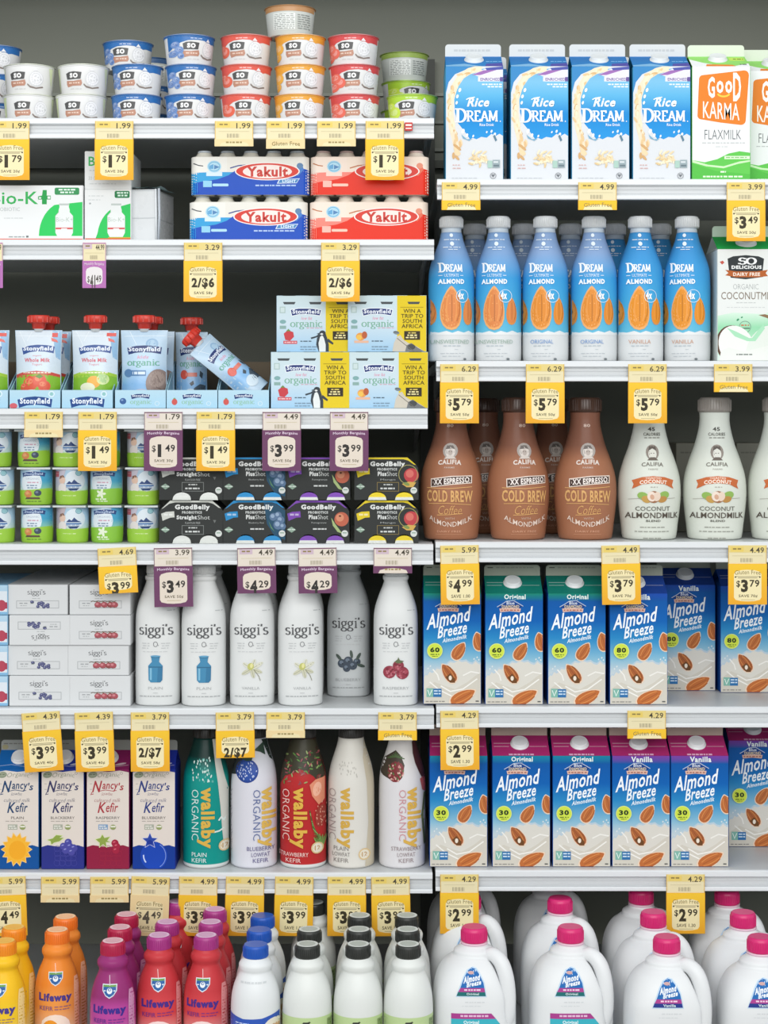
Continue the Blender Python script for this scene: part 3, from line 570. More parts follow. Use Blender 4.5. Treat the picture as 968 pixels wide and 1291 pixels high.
def skyr_bottle(kind, tone='#d9dbda'):
    rows = [(0, 26, tone), (2, 28, tone), (70, 28.2, tone), (110, 28, tone), (124, 26, tone), (138, 21.4, tone), (150, 16.6, tone), (156, 15, tone), (158, 16.2, tone), (162, 16.2, tone), (163, 14.4, tone), (165, 14.4, tone)]
    a = Art(); ink = '#565759'
    a.txt("siggi's", -21, 73.5, 22, 91.5, ink, serif=(.15, .055)); a.ring(0, 99, 2.6, .7, '#6e7072', 3); a.ell(3.6, 100.5, .5, .5, '#6e7072')
    for k, x in enumerate((-17, 7)): a.dash(x, 97.5, x+11, .8, '#b7babb', k); a.dash(x+1, 100.5, x+10, .8, '#b7babb', k+3); a.dash(x, 103.5, x+9, .8, '#b7babb', k+6)
    a.dash(-16, 108, 16, .8, '#c4c6c7', 9); a.dash(14, 56, 24, 1, '#b3b6b7', 10)
    fl = {'can': 'PLAIN', 'van': 'VANILLA', 'blu': 'BLUEBERRY', 'ras': 'RASPBERRY'}[kind]; hw = 9 if kind == 'can' else (11 if kind == 'van' else 16)
    if kind == 'can':
        a.poly([(-9, 126), (-8.6, 144), (-6, 147), (6, 147), (8.6, 144), (9, 126), (4.5, 121), (5.4, 115), (6.4, 113.6), (-6.4, 113.6), (-5.4, 115), (-4.5, 121)], '#3f86ad'); a.rect(-9, 127, 9, 128.4, '#2c6688'); a.poly([(3, 128.4), (9, 128.4), (8.6, 144), (6, 147), (2, 147)], '#33759c'); a.rect(-7, 129, -4.6, 144, '#7db6d2'); a.rect(-5.6, 115, 5.6, 116, '#2c6688'); a.ell(0, 114, 6, 1.2, '#5f9fc2')
    elif kind == 'van':
        for an, L in ((20, 13), (75, 11), (150, 13), (215, 12), (290, 12), (330, 15)):
            c, d = math.cos(math.radians(an)), math.sin(math.radians(an)); a.ell(1+c*L*.55, 130+d*L*.55, L*.55, 2.6, '#d6d6c4' if an > 180 else '#c9c9b2', an, 12); a.line([(1, 130), (1+c*L, 130+d*L)], .5, '#8e8d72')
        a.ell(0, 127, 4, 4.6, '#bcbd6d', 20); a.ell(1, 126, 1.8, 3, '#e0dc9a', 10); a.line([(4, 131), (10, 139), (12, 145)], .7, '#7d7c62')
    elif kind == 'blu':
        for x, y, r in ((-8, 133, 5.6), (0, 130, 6), (6, 136, 5.4), (-2, 139, 5), (11, 131, 4.6)): a.ell(x, y, r, r, '#3f4a58'); a.ell(x-1, y-1.4, r*.45, r*.4, '#6f7c8c'); a.ell(x+.6, y+.4, 1.2, 1, '#2a313c', n=7)
        for x, y, an in ((-12, 125, 50), (4, 121, 80), (13, 124, 120), (16, 136, 20)): a.ell(x, y, 5.4, 2, '#4d5a52', an, 9)
    else:
        rn = random.Random(4)
        for x, y, r in ((-8, 134, 8), (8, 135, 8), (3, 126, 7)):
            a.ell(x, y, r, r, '#8f3242')
            a.hold = True
            for _ in range(22): q, an = r*.85*math.sqrt(rn.random()), rn.uniform(0, 6.3); a.ell(x+q*math.cos(an), y+q*math.sin(an), 1.5, 1.4, rn.choice(['#a94a58', '#b96672', '#7a2434']), 0, 7)
            a.hold = False
        a.poly([(-2, 121), (2, 118), (3, 115), (5, 119), (10, 120), (6, 123), (2, 123)], '#5f6a48')
    a.txt(fl, -hw, 152.5, hw, 156, '#a4a7a8', -.01); a.dash(-3, 160, 4, .7, '#b9bbbc', 11); a.dash(-20, 164, 20, 1, '#9ea1a2', 12)
    return bottle('drinkable_yogurt_bottle', rows, [(164, 14.6, tone), (175, 14.6, tone), (177, 13.2, tone)], a, HDPE, HDPE, n=2.8, Ht=177)
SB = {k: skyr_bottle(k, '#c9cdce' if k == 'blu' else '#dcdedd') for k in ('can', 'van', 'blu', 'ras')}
def wallaby_bottle(kind):
    base, top, org, gold = {'teal': ('#0c8f86', '#10302c', '#d5ebe6', '#d6ae4c'), 'blue': ('#d8d8e0', '#cfd0d6', '#5d6d9c', '#d9b257'), 'red': ('#b52a2c', '#3a2a24', '#efc9c2', '#dcb04c'), 'plain': ('#d9d6ce', '#d2cfc6', '#a69a96', '#cfa64c'), 'straw': ('#dad8da', '#d4d1ce', '#c98f96', '#d5ab50')}[kind]
    lo = '#d9dcda' if kind in ('teal', 'red') else base
    rows = [(0, 27, lo), (2, 29, lo), (5, 29.4, lo), (6, 29.4, base), (60, 29.5, base), (100, 29.4, base), (115, 28.4, base), (128, 25.8, mix(base, top, .5)), (140, 22, top), (152, 18.2, top), (162, 16, top)]
    a = Art(); rn = random.Random(11)
    if kind == 'teal':
        a.poly([(9, 17), (16, 17), (19, 40), (24, 60), (29, 80), (29, 150), (24, 150), (22, 130), (20, 100), (17, 70), (13, 45)], '#d2d2c8'); 
        for p in ([(18, 118), (21, 114), (24, 118), (27, 113)], [(12, 132), (19, 131), (24, 128)]): a.line(p, 2, '#d8e6e0')
        a.hold = True
        for _ in range(46): y = 36+rn.random()**.7*32; a.ell(rn.uniform(-20, 11)*(.45+.6*(y-30)/40), y, .8, 1.7, '#cfe4dd' if rn.random() < .6 else '#63b0a6', rn.uniform(-15, 15), 7)
        a.hold = False
        lx = (-11, 2) 
    elif kind == 'blue':
        a.poly([(-28, 30), (-11, 22), (-13, 58), (-29, 62)], '#3a3d3e'); a.poly([(10, 17), (16, 17), (23, 35), (27, 48), (20, 40)], '#2f3a34')
        a.ell(-7, 55, 14.5, 14.5, '#24428f', n=26); a.ell(-7, 55, 12, 12, '#2c4fa0', n=22)
        a.hold = True
        for _ in range(40): q, an = 12*math.sqrt(rn.random()), rn.uniform(0, 6.3); a.ell(-7+q*math.cos(an), 55+q*math.sin(an), .6, 1.3, '#c2cdea', rn.uniform(-30, 30), 6)
        a.hold = False
        a.poly([(-16, 40), (-10, 26), (2, 30), (-1, 42), (-8, 43)], '#324a3a'); a.poly([(1, 30), (12, 20), (15, 36), (9, 32)], '#2f4336')
        a.hold = True
        for k in range(26): y = 82+k*3; a.line([(-29.5, y+4), (-26-rn.random()*3, y-2)], .5, '#8f8f98')
        a.hold = False
        lx = (5.5, 17) 
    elif kind == 'red':
        a.poly([(-29, 74), (-22, 62), (-8, 56), (-4, 52), (6, 56), (14, 62), (22, 72), (29, 64), (29, 40), (16, 17), (-16, 17), (-26, 46)], '#3c3a2c')
        a.hold = True
        for _ in range(70):
            x, y = rn.uniform(-24, 22), rn.uniform(32, 72); 
            if abs(x) < 30-(72-y)*.22: a.ell(x, y, 2.6, .9, rn.choice(['#5e8a45', '#7d2f35', '#93a76a', '#8f4a52', '#48633a', '#a8615f']), rn.uniform(0, 180), 7)
        a.hold = False
        a.poly([(9, 72), (16, 66), (27, 64), (27, 92), (20, 98), (12, 86)], '#e08f70'); a.ell(18, 78, 5, 9, '#efb49a', 10)
        a.ell(22, 112, 6, 14, '#9c3d33', 8)
        a.hold = True
        for _ in range(26): a.ell(22+rn.gauss(0, 3), 112+rn.gauss(0, 8), .7, 1.1, '#d99a84', 0, 6)
        a.hold = False
        a.hold = True
        for k in range(14): a.line([(13+k*.8, 128+k), (9+k*.6, 104+k*3.4)], 1, rn.choice(['#5d7f42', '#44602f', '#86a560']))
        a.hold = False
        a.hold = True
        for k in range(10): a.line([(22, 158), (14+k*1.7, 134+rn.uniform(0, 6))], 1, rn.choice(['#5d8a42', '#7fa058']))
        a.hold = False
        lx = (-20, -5) 
    elif kind == 'plain':
        a.poly([(16, 17), (16.5, 17), (22, 38), (27, 58), (29, 70), (29, 176), (18, 176), (22, 120), (20, 70), (15, 40)], '#c9bfa9')
        a.hold = True
        for _ in range(26): a.ell(rn.uniform(-14, 8), rn.uniform(44, 62), .6, 1.5, '#b8b4ac', 0, 6)
        a.hold = False
        lx = (-23, -7) 
    else:
        a.poly([(-29, 58), (-22, 40), (-14, 34), (-8, 30), (-2, 36), (3, 48), (0, 62), (-10, 68), (-24, 62)], '#41382e'); a.ell(-8, 56, 10, 13, '#7d2f33', 16)
        a.hold = True
        for _ in range(46): q, an = 12*math.sqrt(rn.random()), rn.uniform(0, 6.3); a.ell(-8+q*.8*math.cos(an), 56+q*math.sin(an), .9, 1.4, rn.choice(['#c98d86', '#557a45', '#3f5a34', '#e0b8ad']), rn.uniform(-30, 30), 6)
        a.hold = False
        a.hold = True
        for k in range(9): a.line([(-8, 38), (-18+k*2.6, 32+abs(k-4)*2)], 1.2, '#4a6038')
        a.hold = False
        a.poly([(12, 20), (16, 17), (24, 40), (29, 60), (29, 74), (22, 60), (16, 46), (13, 34)], '#4a2a2c'); a.poly([(22, 66), (29, 62), (29, 84), (25, 80)], '#b3575a')
        a.line([(28, 84), (25, 112), (28, 150)], 2.4, '#55603f'); a.line([(27, 120), (24, 112), (27, 104)], 1.6, '#6d7a50')
        lx = (0.5, 12) 
    a.txt('ORGANIC', lx[0]-4.4, 78, lx[0]+4.4, 142, org, -.008, rot=True); a.txt('wallaby', lx[1]-10.5, 75, lx[1]+11, 152, gold, .042, rot=True)
    f1, f2 = {'teal': (['PLAIN', 'KEFIR'], '#d8ece8'), 'blue': (['BLUEBERRY', 'LOWFAT', 'KEFIR'], '#6a6590'), 'red': (['STRAWBERRY', 'KEFIR'], '#efcfc8'), 'plain': (['PLAIN', 'LOWFAT', 'KEFIR'], '#8a8480'), 'straw': (['STRAWBERRY', 'LOWFAT', 'KEFIR'], '#9a8a8c')}[kind]
    y = 172-len(f1)*7.4; cx = {'teal': -6, 'blue': 10, 'red': -11, 'plain': -12, 'straw': 5}[kind]
    for t in f1: hw = len(t)*1.85; a.txt(t, cx-hw, y, cx+hw, y+5.2, f2, .0); y += 7.4
    if kind in ('red', 'plain', 'teal'):
        bx, by = {'red': (18, 152), 'plain': (17, 160), 'teal': (25, 150)}[kind]; a.ell(bx, by, 7.4, 7.4, '#d8bd8c'); a.ell(bx, by, 5.8, 5.8, '#e3dccb'); a.txt('12', bx-3, by-3, bx+3, by+3, '#b98d55', .02)
    ck = '#2a2825'
    return bottle('kefir_bottle', rows, [(161, 15.6, ck), (163, 16, ck), (176, 15.6, ck), (178, 14, ck)], a, SLEEVE, PLAS, Ht=178)
WB = {k: wallaby_bottle(k) for k in ('teal', 'blue', 'red', 'plain', 'straw')}
S *= .915        # the bottom shelf stands nearer the viewer
def kefir_shape(c0, c1, c2):       # low colour, middle, shoulder
    return [(0, 26, c0), (2, 28.4, c0), (40, 28.8, c0), (84, 28.8, c1), (100, 28.4, c1), (112, 27.2, c2), (126, 23.6, c2), (136, 19.4, c2), (142, 17.4, c2), (145, 18, c2), (149, 19.6, c2), (154, 19.2, c2), (158, 16.4, c2), (162, 15, c2)]
def life_bottle(kind):
    c0, c1, c2, cap, disc, ink, pic = {'yel': ('#efd9a0', '#f0c62c', '#f0bd22', '#ef8f1e', '#f3c766', '#4a3f8a', '#e9d46a'), 'ora': ('#f2cfae', '#ee9a4a', '#e98a34', '#ee7a26', '#f5cfa8', '#4f3f8c', '#ef9a2c'), 'mag': ('#d99ac4', '#b8489a', '#93306f', '#b21f48', '#e7c3cb', '#3f2f8c', '#c9569a'), 'red': ('#efb9b3', '#d3474c', '#c23a40', '#a83482', '#e0bcd6', '#4a2f86', '#c2303c')}[kind]
    a = Art()
    a.poly([(-9, 76), (9, 76), (9, 84), (5, 90), (0, 93), (-5, 90), (-9, 84)], '#d9e2ea'); a.poly([(-8, 77), (8, 77), (8, 83.6), (4.6, 89), (0, 91.6), (-4.6, 89), (-8, 83.6)], '#2a5f9e'); a.poly([(-8, 77), (8, 77), (8, 79.4), (-8, 79.4)], '#6a9a4a'); a.ell(0, 84, 3.4, 3.6, '#e8eef2'); a.ell(0, 82.6, 2, 1.8, '#2a5f9e'); a.line([(-.9, 66), (.2, 78)], .7, mix(c1, '#ffffff', .55))
    a.txt('Lifeway', -21, 97, 20, 110, ink, .055); a.txt('KEFIR', -20, 113.5, -3, 119, mix(ink, c1, .25), .02); a.dash(-1, 113.6, 19, 1.3, mix(ink, c1, .3), 2); a.dash(-1, 117, 17, 1.3, mix(ink, c1, .3), 3)
    a.ell(0, 138, 18, 14, mix(c0, '#ffffff', .4)); a.ell(-6, 142, 10, 11, pic, n=20); a.ell(8, 146, 9, 9, mix(pic, '#ffffff', .2), n=20); a.dash(-14, 166, 14, 1.4, mix(ink, c0, .4), 5)
    a.poly([(22, 80), (27, 80), (29, 168), (23.5, 168)], mix(c1, '#ffffff', .25))
    a.hold = True
    for k in range(20): a.dash(23.6, 84+k*4, 28.4, 1.6, mix(c1, '#5a3030', .3), k)
    a.hold = False
    a.it = [([tuple((p[0], p[1]-(28 if p[1] < 95 and p[0] < 20 else 23)) for p in q) for q in tr], col, k) for tr, col, k in a.it]
    return bottle('fruit_kefir_bottle', kefir_shape(c0, c1, c2), [(160, 15, cap), (162, 15.6, cap), (175, 14.8, cap), (177, 13.6, cap)], a, SLEEVE, PLAS, capart=(disc, mix(disc, cap, .25)))
LB = {k: life_bottle(k) for k in ('yel', 'ora', 'mag', 'red')}
def white_bottle(kind):
    bl = kind == 'blue'; c = '#dfe2e3' if bl else '#dcdfdb'
    rows = [(0, 28, c), (2, 31, c), (44, 31.6, c), (80, 31.6, c), (100, 31.2, c), (112, 30, c), (122, 27.6, c), (131, 24, c), (137, 21, c), (140, 20.2, c), (143, 21, c), (148, 21.2, c), (152, 18.8, c), (155, 16, c), (158, 15, c)]
    a = Art(); lc = '#2b55b4' if bl else '#b9cf95'
    a.grad(-31.4, 99 if bl else 96, 31.4, 168, [(0, lc), (200, lc)], 12)
    if bl:
        a.poly([(-31, 99), (-31, 94), (-12, 98), (12, 97), (31, 92), (31, 99)], lc)
        for k in range(3): a.dash(-22, 103+k*3.2, -4, 1.3, '#c9d6ee', k)
        a.ell(26, 116, 14, 18, '#e9e2d4', n=24); a.ell(28, 118, 10, 13, '#d3a57c', n=20); a.txt('KEFIR', -20, 124, 10, 134, '#e6ecf6', .05); a.dash(-16, 45, 16, 2.2, '#c8ccce', 7)
    else:
        for k in range(4): a.line([(-30, 112+k*14), (-8, 106+k*14), (12, 112+k*14), (30, 106+k*14)], 1.2, '#c6d8a6')
        a.poly([(-4, 103), (-3, 101.4), (3, 101.2), (5, 100.2), (6.4, 101.4), (5, 102.6), (4.4, 106), (3.4, 106), (3.2, 104), (-2, 104), (-2.4, 106), (-3.4, 106)], '#33352e'); a.dash(-3, 108.4, 5, 1, '#7d8f62', 1); a.txt('ORGANIC', -18, 116, 18, 123, '#5c6b45', .0); a.txt('KEFIR', -14, 127, 14, 138, '#4d5b3a', .04); a.poly([(26, 100), (31, 100), (31, 160), (26, 160)], '#7f9560')
        a.hold = True
        for k in range(14): a.dash(26.6, 102+k*4, 30.4, 1.5, '#39442a', k)
        a.hold = False
    a.it = [([tuple((p[0], p[1]-(12 if p[1] > 60 else 4)) for p in q) for q in tr], (lambda x, y, f=col: f(x, y+12)) if callable(col) else col, k) for tr, col, k in a.it]
    ck = '#1d55b5' if bl else '#2e302d'
    cr = [(156, 15.4, ck), (158, 16, ck), (170, 15.4, ck), (172, 14.4, ck)]
    return bottle('plain_kefir_bottle', rows, cr, a, HDPE, PLAS, capart=None if bl else ('#d3d7d2', '#b4bab2'))
PB = {k: white_bottle(k) for k in ('blue', 'black')}
S /= .915
# ------------------------------------------------------------ tubs and cups
def tub(kind):
    band, fruit = {'white': ('#d9e0c2', None), 'blue': ('#2f6cae', 'b'), 'coral': ('#d9594a', 'c'), 'orange': ('#e2a03a', 'o'), 'red': ('#cf4a4c', 'r'), 'lime': ('#a9cf3c', 'l')}[kind]
    sp = Spec('yogurt_tub'); Hc = 38; wh = '#e3e3e2'
    pr = P([(0, 27.4, wh), (1, 28.4, wh), (34.5, 32, wh), (34.5, 32, band if fruit else wh), (35, 32.6, band if fruit else wh), (36.4, 32.8, band if fruit else wh)]); pr_l = P([(0, 27.4, wh), (1, 28.4, wh), (34.5, 32, wh), (38, 32, wh)])
    mb = MB(); mb.lathe(pr, 40); b = sp.part('tub_body', mb.mesh('tub_body', PLAS))
    sp.depth = 65.6*S; sp.h = Hc*S
    a = Art()
    if fruit:
        a.poly([(-32, 3.6), (32, 3.6), (32, 11), (24, 10.4), (18, 12), (10, 8), (0, 7.4), (-12, 8.4), (-20, 11), (-26, 16), (-31, 24)], band)
        a.dash(-9, 5, 8, 1.2, mix(band, '#ffffff', .45), 1)
    else: a.poly([(-32, 3.6), (-28, 4), (-27, 34), (-31, 34)], '#d3dfb0'); a.poly([(32, 3.6), (29, 4), (29, 30), (31, 30)], '#d9e2be')
    px, py = -8, 11
    a.poly([(px-10, py+1.5), (px-6, py-.5), (px, py-1), (px+6, py-.5), (px+10.5, py), (px+9, py+8.5), (px-8.5, py+9)], '#4b4b4b'); a.txt('SO', px-5, py+.8, px+5.6, py+7.2, '#ecebea', .07)
    a.poly([(px-9, py+10.5), (px, py+11), (px+10, py+9.4), (px+11, py+14), (px+9.4, py+17), (px-1, py+17), (px-7.4, py+18.6), (px-9, py+15)], '#b3826c'); a.dash(px-6, py+12.6, px+8.6, 1.7, '#dcc2b2', 2)
    a.ell(15, 19, 8, 9.6, '#cfd0d2', 10); a.ell(15.4, 18.6, 7, 8.6, '#e6e6e8', 10); a.ring(15.6, 18.4, 5, .5, '#c6c7ca', 6.4); a.poly([(5, 25), (8, 28), (15, 30), (22, 28), (22.4, 29.6), (15, 31.6), (8, 30.4), (4.6, 27)], '#7b6f68'); a.poly([(12, 9), (15, 5), (18, 9)], '#e6e6e8')
    a.dash(-12, 31.4, 4, .9, '#c9c9c8', 3)
    if fruit:
        fx = {'b': [(-25, 14, 4), (-21, 21, 4.6), (-26, 25, 4), (-19, 28, 3.4)], 'c': [(-24, 22, 6.4), (-27, 17, 4)], 'o': [(-26, 18, 6), (-28, 28, 5)], 'r': [(-21, 24, 6), (-26, 18, 5.6), (-27, 29, 5)], 'l': [(-22, 24, 7), (-27, 16, 5)]}[fruit]
        fc = {'b': '#6d8cc0', 'c': '#e0634a', 'o': '#e8ab3e', 'r': '#e06a58', 'l': '#c6de4e'}[fruit]
        for x, y, r in fx:
            a.ell(x, y, r, r*1.08, fc); a.ell(x-.8, y-1.2, r*.6, r*.6, mix(fc, '#ffffff', .2))
            if fruit == 'b': a.ell(x+.6, y+.2, 1.5, 1.3, '#3d5c98', 0, 7)
    mb = MB(); a.emit(mb, wrap(pr_l, Hc), 3.5); sp.part('label_print', mb.mesh('label_print', PLAS), b)
    mb = MB(); lc = mix(band, '#ffffff', .25) if fruit else '#e2e5d6'
    mb.lathe(P([(36.4, 33.4, lc), (37.2, 33.6, lc), (37.6, 33.2, lc), (37.3, 28, '#d0d2d2')]), 40)
    sp.part('foil_lid', mb.mesh('foil_lid', FOIL))
    return sp
TUB = {k: tub(k) for k in ('white', 'blue', 'coral', 'orange', 'red', 'lime')}
def tub_back(band):          # a tub turned round: a nutrition panel faces out
    sp = Spec('yogurt_tub'); wh = '#c9cdc8'; Hc = 38
    pr = P([(0, 27.4, wh), (1, 28.4, wh), (34.5, 32, wh), (34.5, 32, band), (36.4, 32.8, band)]); pl = P([(0, 27.4, wh), (1, 28.4, wh), (34.5, 32, wh), (38, 32, wh)])
    mb = MB(); mb.lathe(pr, 40); b = sp.part('tub_body', mb.mesh('tub_body', PLAS)); sp.depth = 65.6*S; sp.h = Hc*S
    a = Art(); a.rect(-31, 3.6, 31, 8, band)
    a.rect(-20, 10.5, 8, 31, '#dfe2de')
    for k in range(9): a.dash(-19, 11.6+k*2.2, 7, .9, '#7d827e', k)
    for k in range(7): a.dash(11, 12+k*2.8, 26, 1, '#858a86', k+20)
    mb = MB(); a.emit(mb, wrap(pl, Hc), 3.5); sp.part('nutrition_print', mb.mesh('nutrition_print', PLAS), b)
    mb = MB(); mb.lathe(P([(36.4, 33.4, band), (37.2, 33.6, band), (37.6, 33.2, band), (37.3, 28, '#c9ccca')]), 40); sp.part('foil_lid', mb.mesh('foil_lid', FOIL))
    return sp
TBO, TBL, TBB = tub_back('#b98a5e'), tub_back('#93ab52'), tub_back('#3a5c86')
def baby_cup(kind):
    sp = Spec('yogurt_cup'); c = '#c9d6e0'; Hc = 48
    pr = P([(0, 18.6, '#8fb83c'), (1, 19.6, '#9cc244'), (10, 20.2, '#a5c84a'), (17, 20.4, '#a9cb52'), (19, 20.4, '#c3d8d6'), (30, 20.4, '#b3cfe2'), (43, 20.2, '#9fbdd2'), (44.5, 20.2, '#d4dade')])
    mb = MB(); mb.lathe(pr, 32); b = sp.part('cup_body', mb.mesh('cup_body', PLAS)); sp.depth = 43*S; sp.h = Hc*S
    a = Art()
    if kind in ('fruit', 'vanilla'):
        a.grad(8, 4, 20.4, 30, [(4, '#4f9fc9'), (18, '#3f9fc2'), (30, '#8cc4a6')], 6)
        a.ell(-3, 20, 13, 15, '#d9e2e8'); a.poly([(-15, 8), (-8, 6.4), (0, 5.8), (9, 6.4), (14, 7.6), (13, 12.4), (8, 11.4), (0, 11), (-8, 11.8), (-14, 13.4)], '#27427a'); a.txt('Stonyfield', -12, 7.4, 11, 11.2, '#aebfd8', .04)
        a.txt('ORGANIC', -10, 14, 7, 16.2, '#8d97b0', -.01); a.dash(-8, 19, 6, 1.6, '#c9a0b0', 2); a.dash(-9, 23, 5, 1.1, '#3d6a8a', 3); a.dash(-8, 26, 5, 1.1, '#3d6a8a', 4)
        if kind == 'fruit':
            a.poly([(-20, 30), (20, 27), (20, 48), (-20, 48)], '#93c13c'); a.ell(-7, 34, 5, 4.6, '#c9774a'); a.ell(-8, 33, 2.4, 2, '#dc9a6a'); a.ell(5, 33, 4.4, 4, '#3a4658'); a.ell(4, 32, 1.8, 1.4, '#6d7b90'); a.poly([(-11, 41), (8, 41), (7, 38.4), (-9, 38.4)], '#5d4a3a'); a.dash(-9, 43, 9, 1.2, '#5e7d2e', 5)
        else:
            a.poly([(-20, 29), (20, 27), (20, 48), (-20, 48)], '#86bd3e')
            for an in (0, 72, 144, 216, 288): c1, d1 = math.cos(math.radians(an)), math.sin(math.radians(an)); a.ell(-3+c1*3, 34+d1*3, 3.4, 1.7, '#dfe8cf', an, 9)
            a.dash(-10, 40, 4, 1.8, '#dfe8cf', 6); a.dash(-8, 43, 6, 1, '#dfe8cf', 7)
    else:
        a.poly([(-20, 3), (-4, 3), (-8, 16), (-12, 30), (-20, 30)], '#bcb6c2' if kind == 'kid' else '#b9a9ae'); a.ell(6, 18, 12, 13, '#d3dde4'); a.ell(-9, 17, 4.2, 5, '#d9b9a6'); a.poly([(-13, 16), (-12, 11.6), (-8, 10.6), (-5, 14), (-8, 13.6)], '#7d5a48'); a.ell(-9, 27, 5.6, 6, '#d9d3cf')
        if kind == 'kid': a.rect(-20, 6, -13.5, 13, '#b2555a'); a.dash(-19, 8, -14.4, 1, '#e2c0c0', 1)
        a.ring(11, 8, 3.2, .7, '#5c98a6'); a.ell(11, 8, 2.6, 2.6, '#8fbcc4')
        a.poly([(-4, 22), (0, 18), (3, 20), (6, 16), (10, 20), (14, 22)], '#2c4476'); a.rect(-4, 23, 14, 24.6, '#3d6fa8'); a.poly([(-2, 27), (12, 27), (9, 30), (1, 30)], '#24406c'); a.dash(-4, 25, 13, 1.1, '#7d95b8', 3)
        a.poly([(-20, 32), (-10, 30), (4, 32), (20, 30), (20, 48), (-20, 48)], '#97c440'); a.dash(-8, 36, 8, 1, '#d3e3a6', 8)
    mb = MB(); a.emit(mb, wrap(pr, Hc), 3.2); sp.part('label_print', mb.mesh('label_print', PLAS), b)
    mb = MB(); hw = 21.3*S; mb.box(-hw, hw, -hw, hw, 44.6*S, 46.6*S, '#d5d9da', bev=.0006, seg=1); mb.box(-hw*.99, hw*.99, -hw*.99, hw*.99, 46.6*S, 47.2*S, '#b9c3c8'); sp.part('foil_lid', mb.mesh('foil_lid', FOIL))
    return sp
BC = {k: baby_cup(k) for k in ('fruit', 'vanilla', 'kid', 'mum')}
# ------------------------------------------------------------ boxes
def boxed(name, Wd, Hb, depth, side, art, bev=.0012, m=PAPER, flip=False, extra=None):
    sp = Spec(name); w, h = Wd*S, Hb*S; sp.depth = depth; sp.h = h
    mb = MB(); mb.box(-w/2, w/2, -depth/2, depth/2, 0, h, side, bev=bev, seg=2); b = sp.part('box_body', mb.mesh('box_body', m))
    mb = MB(); art.emit(mb, flat(Wd, Hb, -depth/2), clp=(.8, .8, Wd-.8, Hb-.8), flip=(lambda p: (Wd-p[0], Hb-p[1])) if flip else None)
    sp.part('front_print', mb.mesh('front_print', m), b)
    return sp
def bar_box(kind, flip=False):
    a = Art(); a.rect(0, 0, 77, 38, '#d3d5d6'); a.txt("siggi's", 26, 6, 49, 14.6, '#77797b', serif=(.15, .07)); a.dash(32, 17, 42, 1, '#b2b5b6', 1)
    a.rect(12, 20, 66, 30, '#a9acae'); a.rect(12.8, 20.8, 65.2, 29.2, '#d0d2d3'); a.dash(16, 23, 26, 1.2, '#96999b', 2); a.dash(17, 26, 25, 1, '#aaadae', 3)
    rn = random.Random(2)
    if kind == 'blu':
        for k in range(13): x, y = rn.uniform(31, 53), rn.uniform(21.6, 28.4); a.ell(x, y, 2.3, 2, '#55587c', 0, 9); a.ell(x-.4, y-.6, 1, .8, '#8587a6', 0, 7)
        a.line([(30, 24), (34, 23)], .6, '#6d7a66')
    else:
        for x in (36, 44, 52, 57): a.ell(x, 25.4, 4.6, 3.8, '#a5545c' if x != 52 else '#8e4a4a', 0, 12); a.ell(x-1, 24.4, 2, 1.5, '#c98288', 0, 8)
        for x in (33, 40, 48, 56): a.line([(x, 21.6), (x-3.4, 20.6), (x-6, 21.8)], .9, '#6b5a4a'); a.line([(x, 21.6), (x+3, 20.4)], .9, '#77694f')
        a.dash(32, 28, 60, .7, '#6b4a48', 5)
    return boxed('yogurt_tube_box', 77, 38, .30, '#cfd1d2', a, flip=flip)
BB = {'blu': bar_box('blu'), 'bluf': bar_box('blu', True), 'ras': bar_box('ras')}
def jar(a, cx, top, sc):     # printed picture of a small capped jar
    P_ = [(-6.5, 2), (6.5, 2), (6.5, 5), (7.6, 9), (7.6, 12), (12, 17), (12, 40), (9, 46), (-9, 46), (-12, 40), (-12, 17), (-7.6, 12), (-7.6, 9), (-6.5, 5)]
    a.poly([(cx+x*sc, top+y*sc) for x, y in P_], '#e2e5e4'); a.rect(cx-7*sc, top, cx+7*sc, top+2.6*sc, '#b9c2be'); a.rect(cx-12*sc, top+33*sc, cx+12*sc, top+35.4*sc, '#cf5a58'); a.rect(cx-4*sc, top+34*sc, cx+4*sc, top+36*sc, '#e2e5e4'); a.txt('Bio-K+', cx-11*sc, top+19*sc, cx+12*sc, top+25*sc, '#a9b8ae', -.01); a.line([(cx-12*sc, top+17*sc), (cx-12*sc, top+40*sc)], .5, '#b4bdb9'); a.line([(cx+12*sc, top+17*sc), (cx+12*sc, top+40*sc)], .5, '#b4bdb9'); a.line([(cx-7.6*sc, top+9*sc), (cx-7.6*sc, top+12*sc), (cx-12*sc, top+17*sc)], .5, '#b4bdb9')
a = Art(); a.rect(0, 0, 120, 70, '#e3e5e5')
a.poly([(64, 64)]+[(100-36*math.cos(math.radians(k*9))*1.0, 64-44*math.sin(math.radians(k*9))) for k in range(0, 8)]+[(119, 21), (119, 64)], '#35c461'); jar(a, 96, 23, .92)
a.txt('Bio-K', 3, 8, 63, 24, '#3fae5e', .012); a.poly([(69, 6), (74, 6), (74, 13), (79, 13), (79, 18), (74, 18), (74, 24), (68, 24), (68, 18), (63, 18), (63, 14), (68, 13)], '#2f9a50'); a.rect(64, 15, 67, 17, '#e3e5e5'); a.rect(75, 14, 78.4, 17, '#e3e5e5')
a.txt('PROBIOTIC', 8, 28, 40, 32.6, '#a9afb0', -.01); a.rrect(84, 3, 115, 12, 2, '#3f8f5a'); a.dash(89, 4.6, 110, 2, '#d9ebdf', 1); a.dash(91, 8, 108, 2, '#d9ebdf', 2); a.dash(20, 41, 44, 1, '#c6caca', 3); a.dash(26, 64.4, 46, 1.4, '#9aa0a0', 4); a.rect(48, 63.6, 51, 66, '#6d7272')
a.rect(0, 67.4, 120, 70, '#d8563c')
BIOW = boxed('probiotic_box', 120, 70, .13, '#dfe1e1', a)
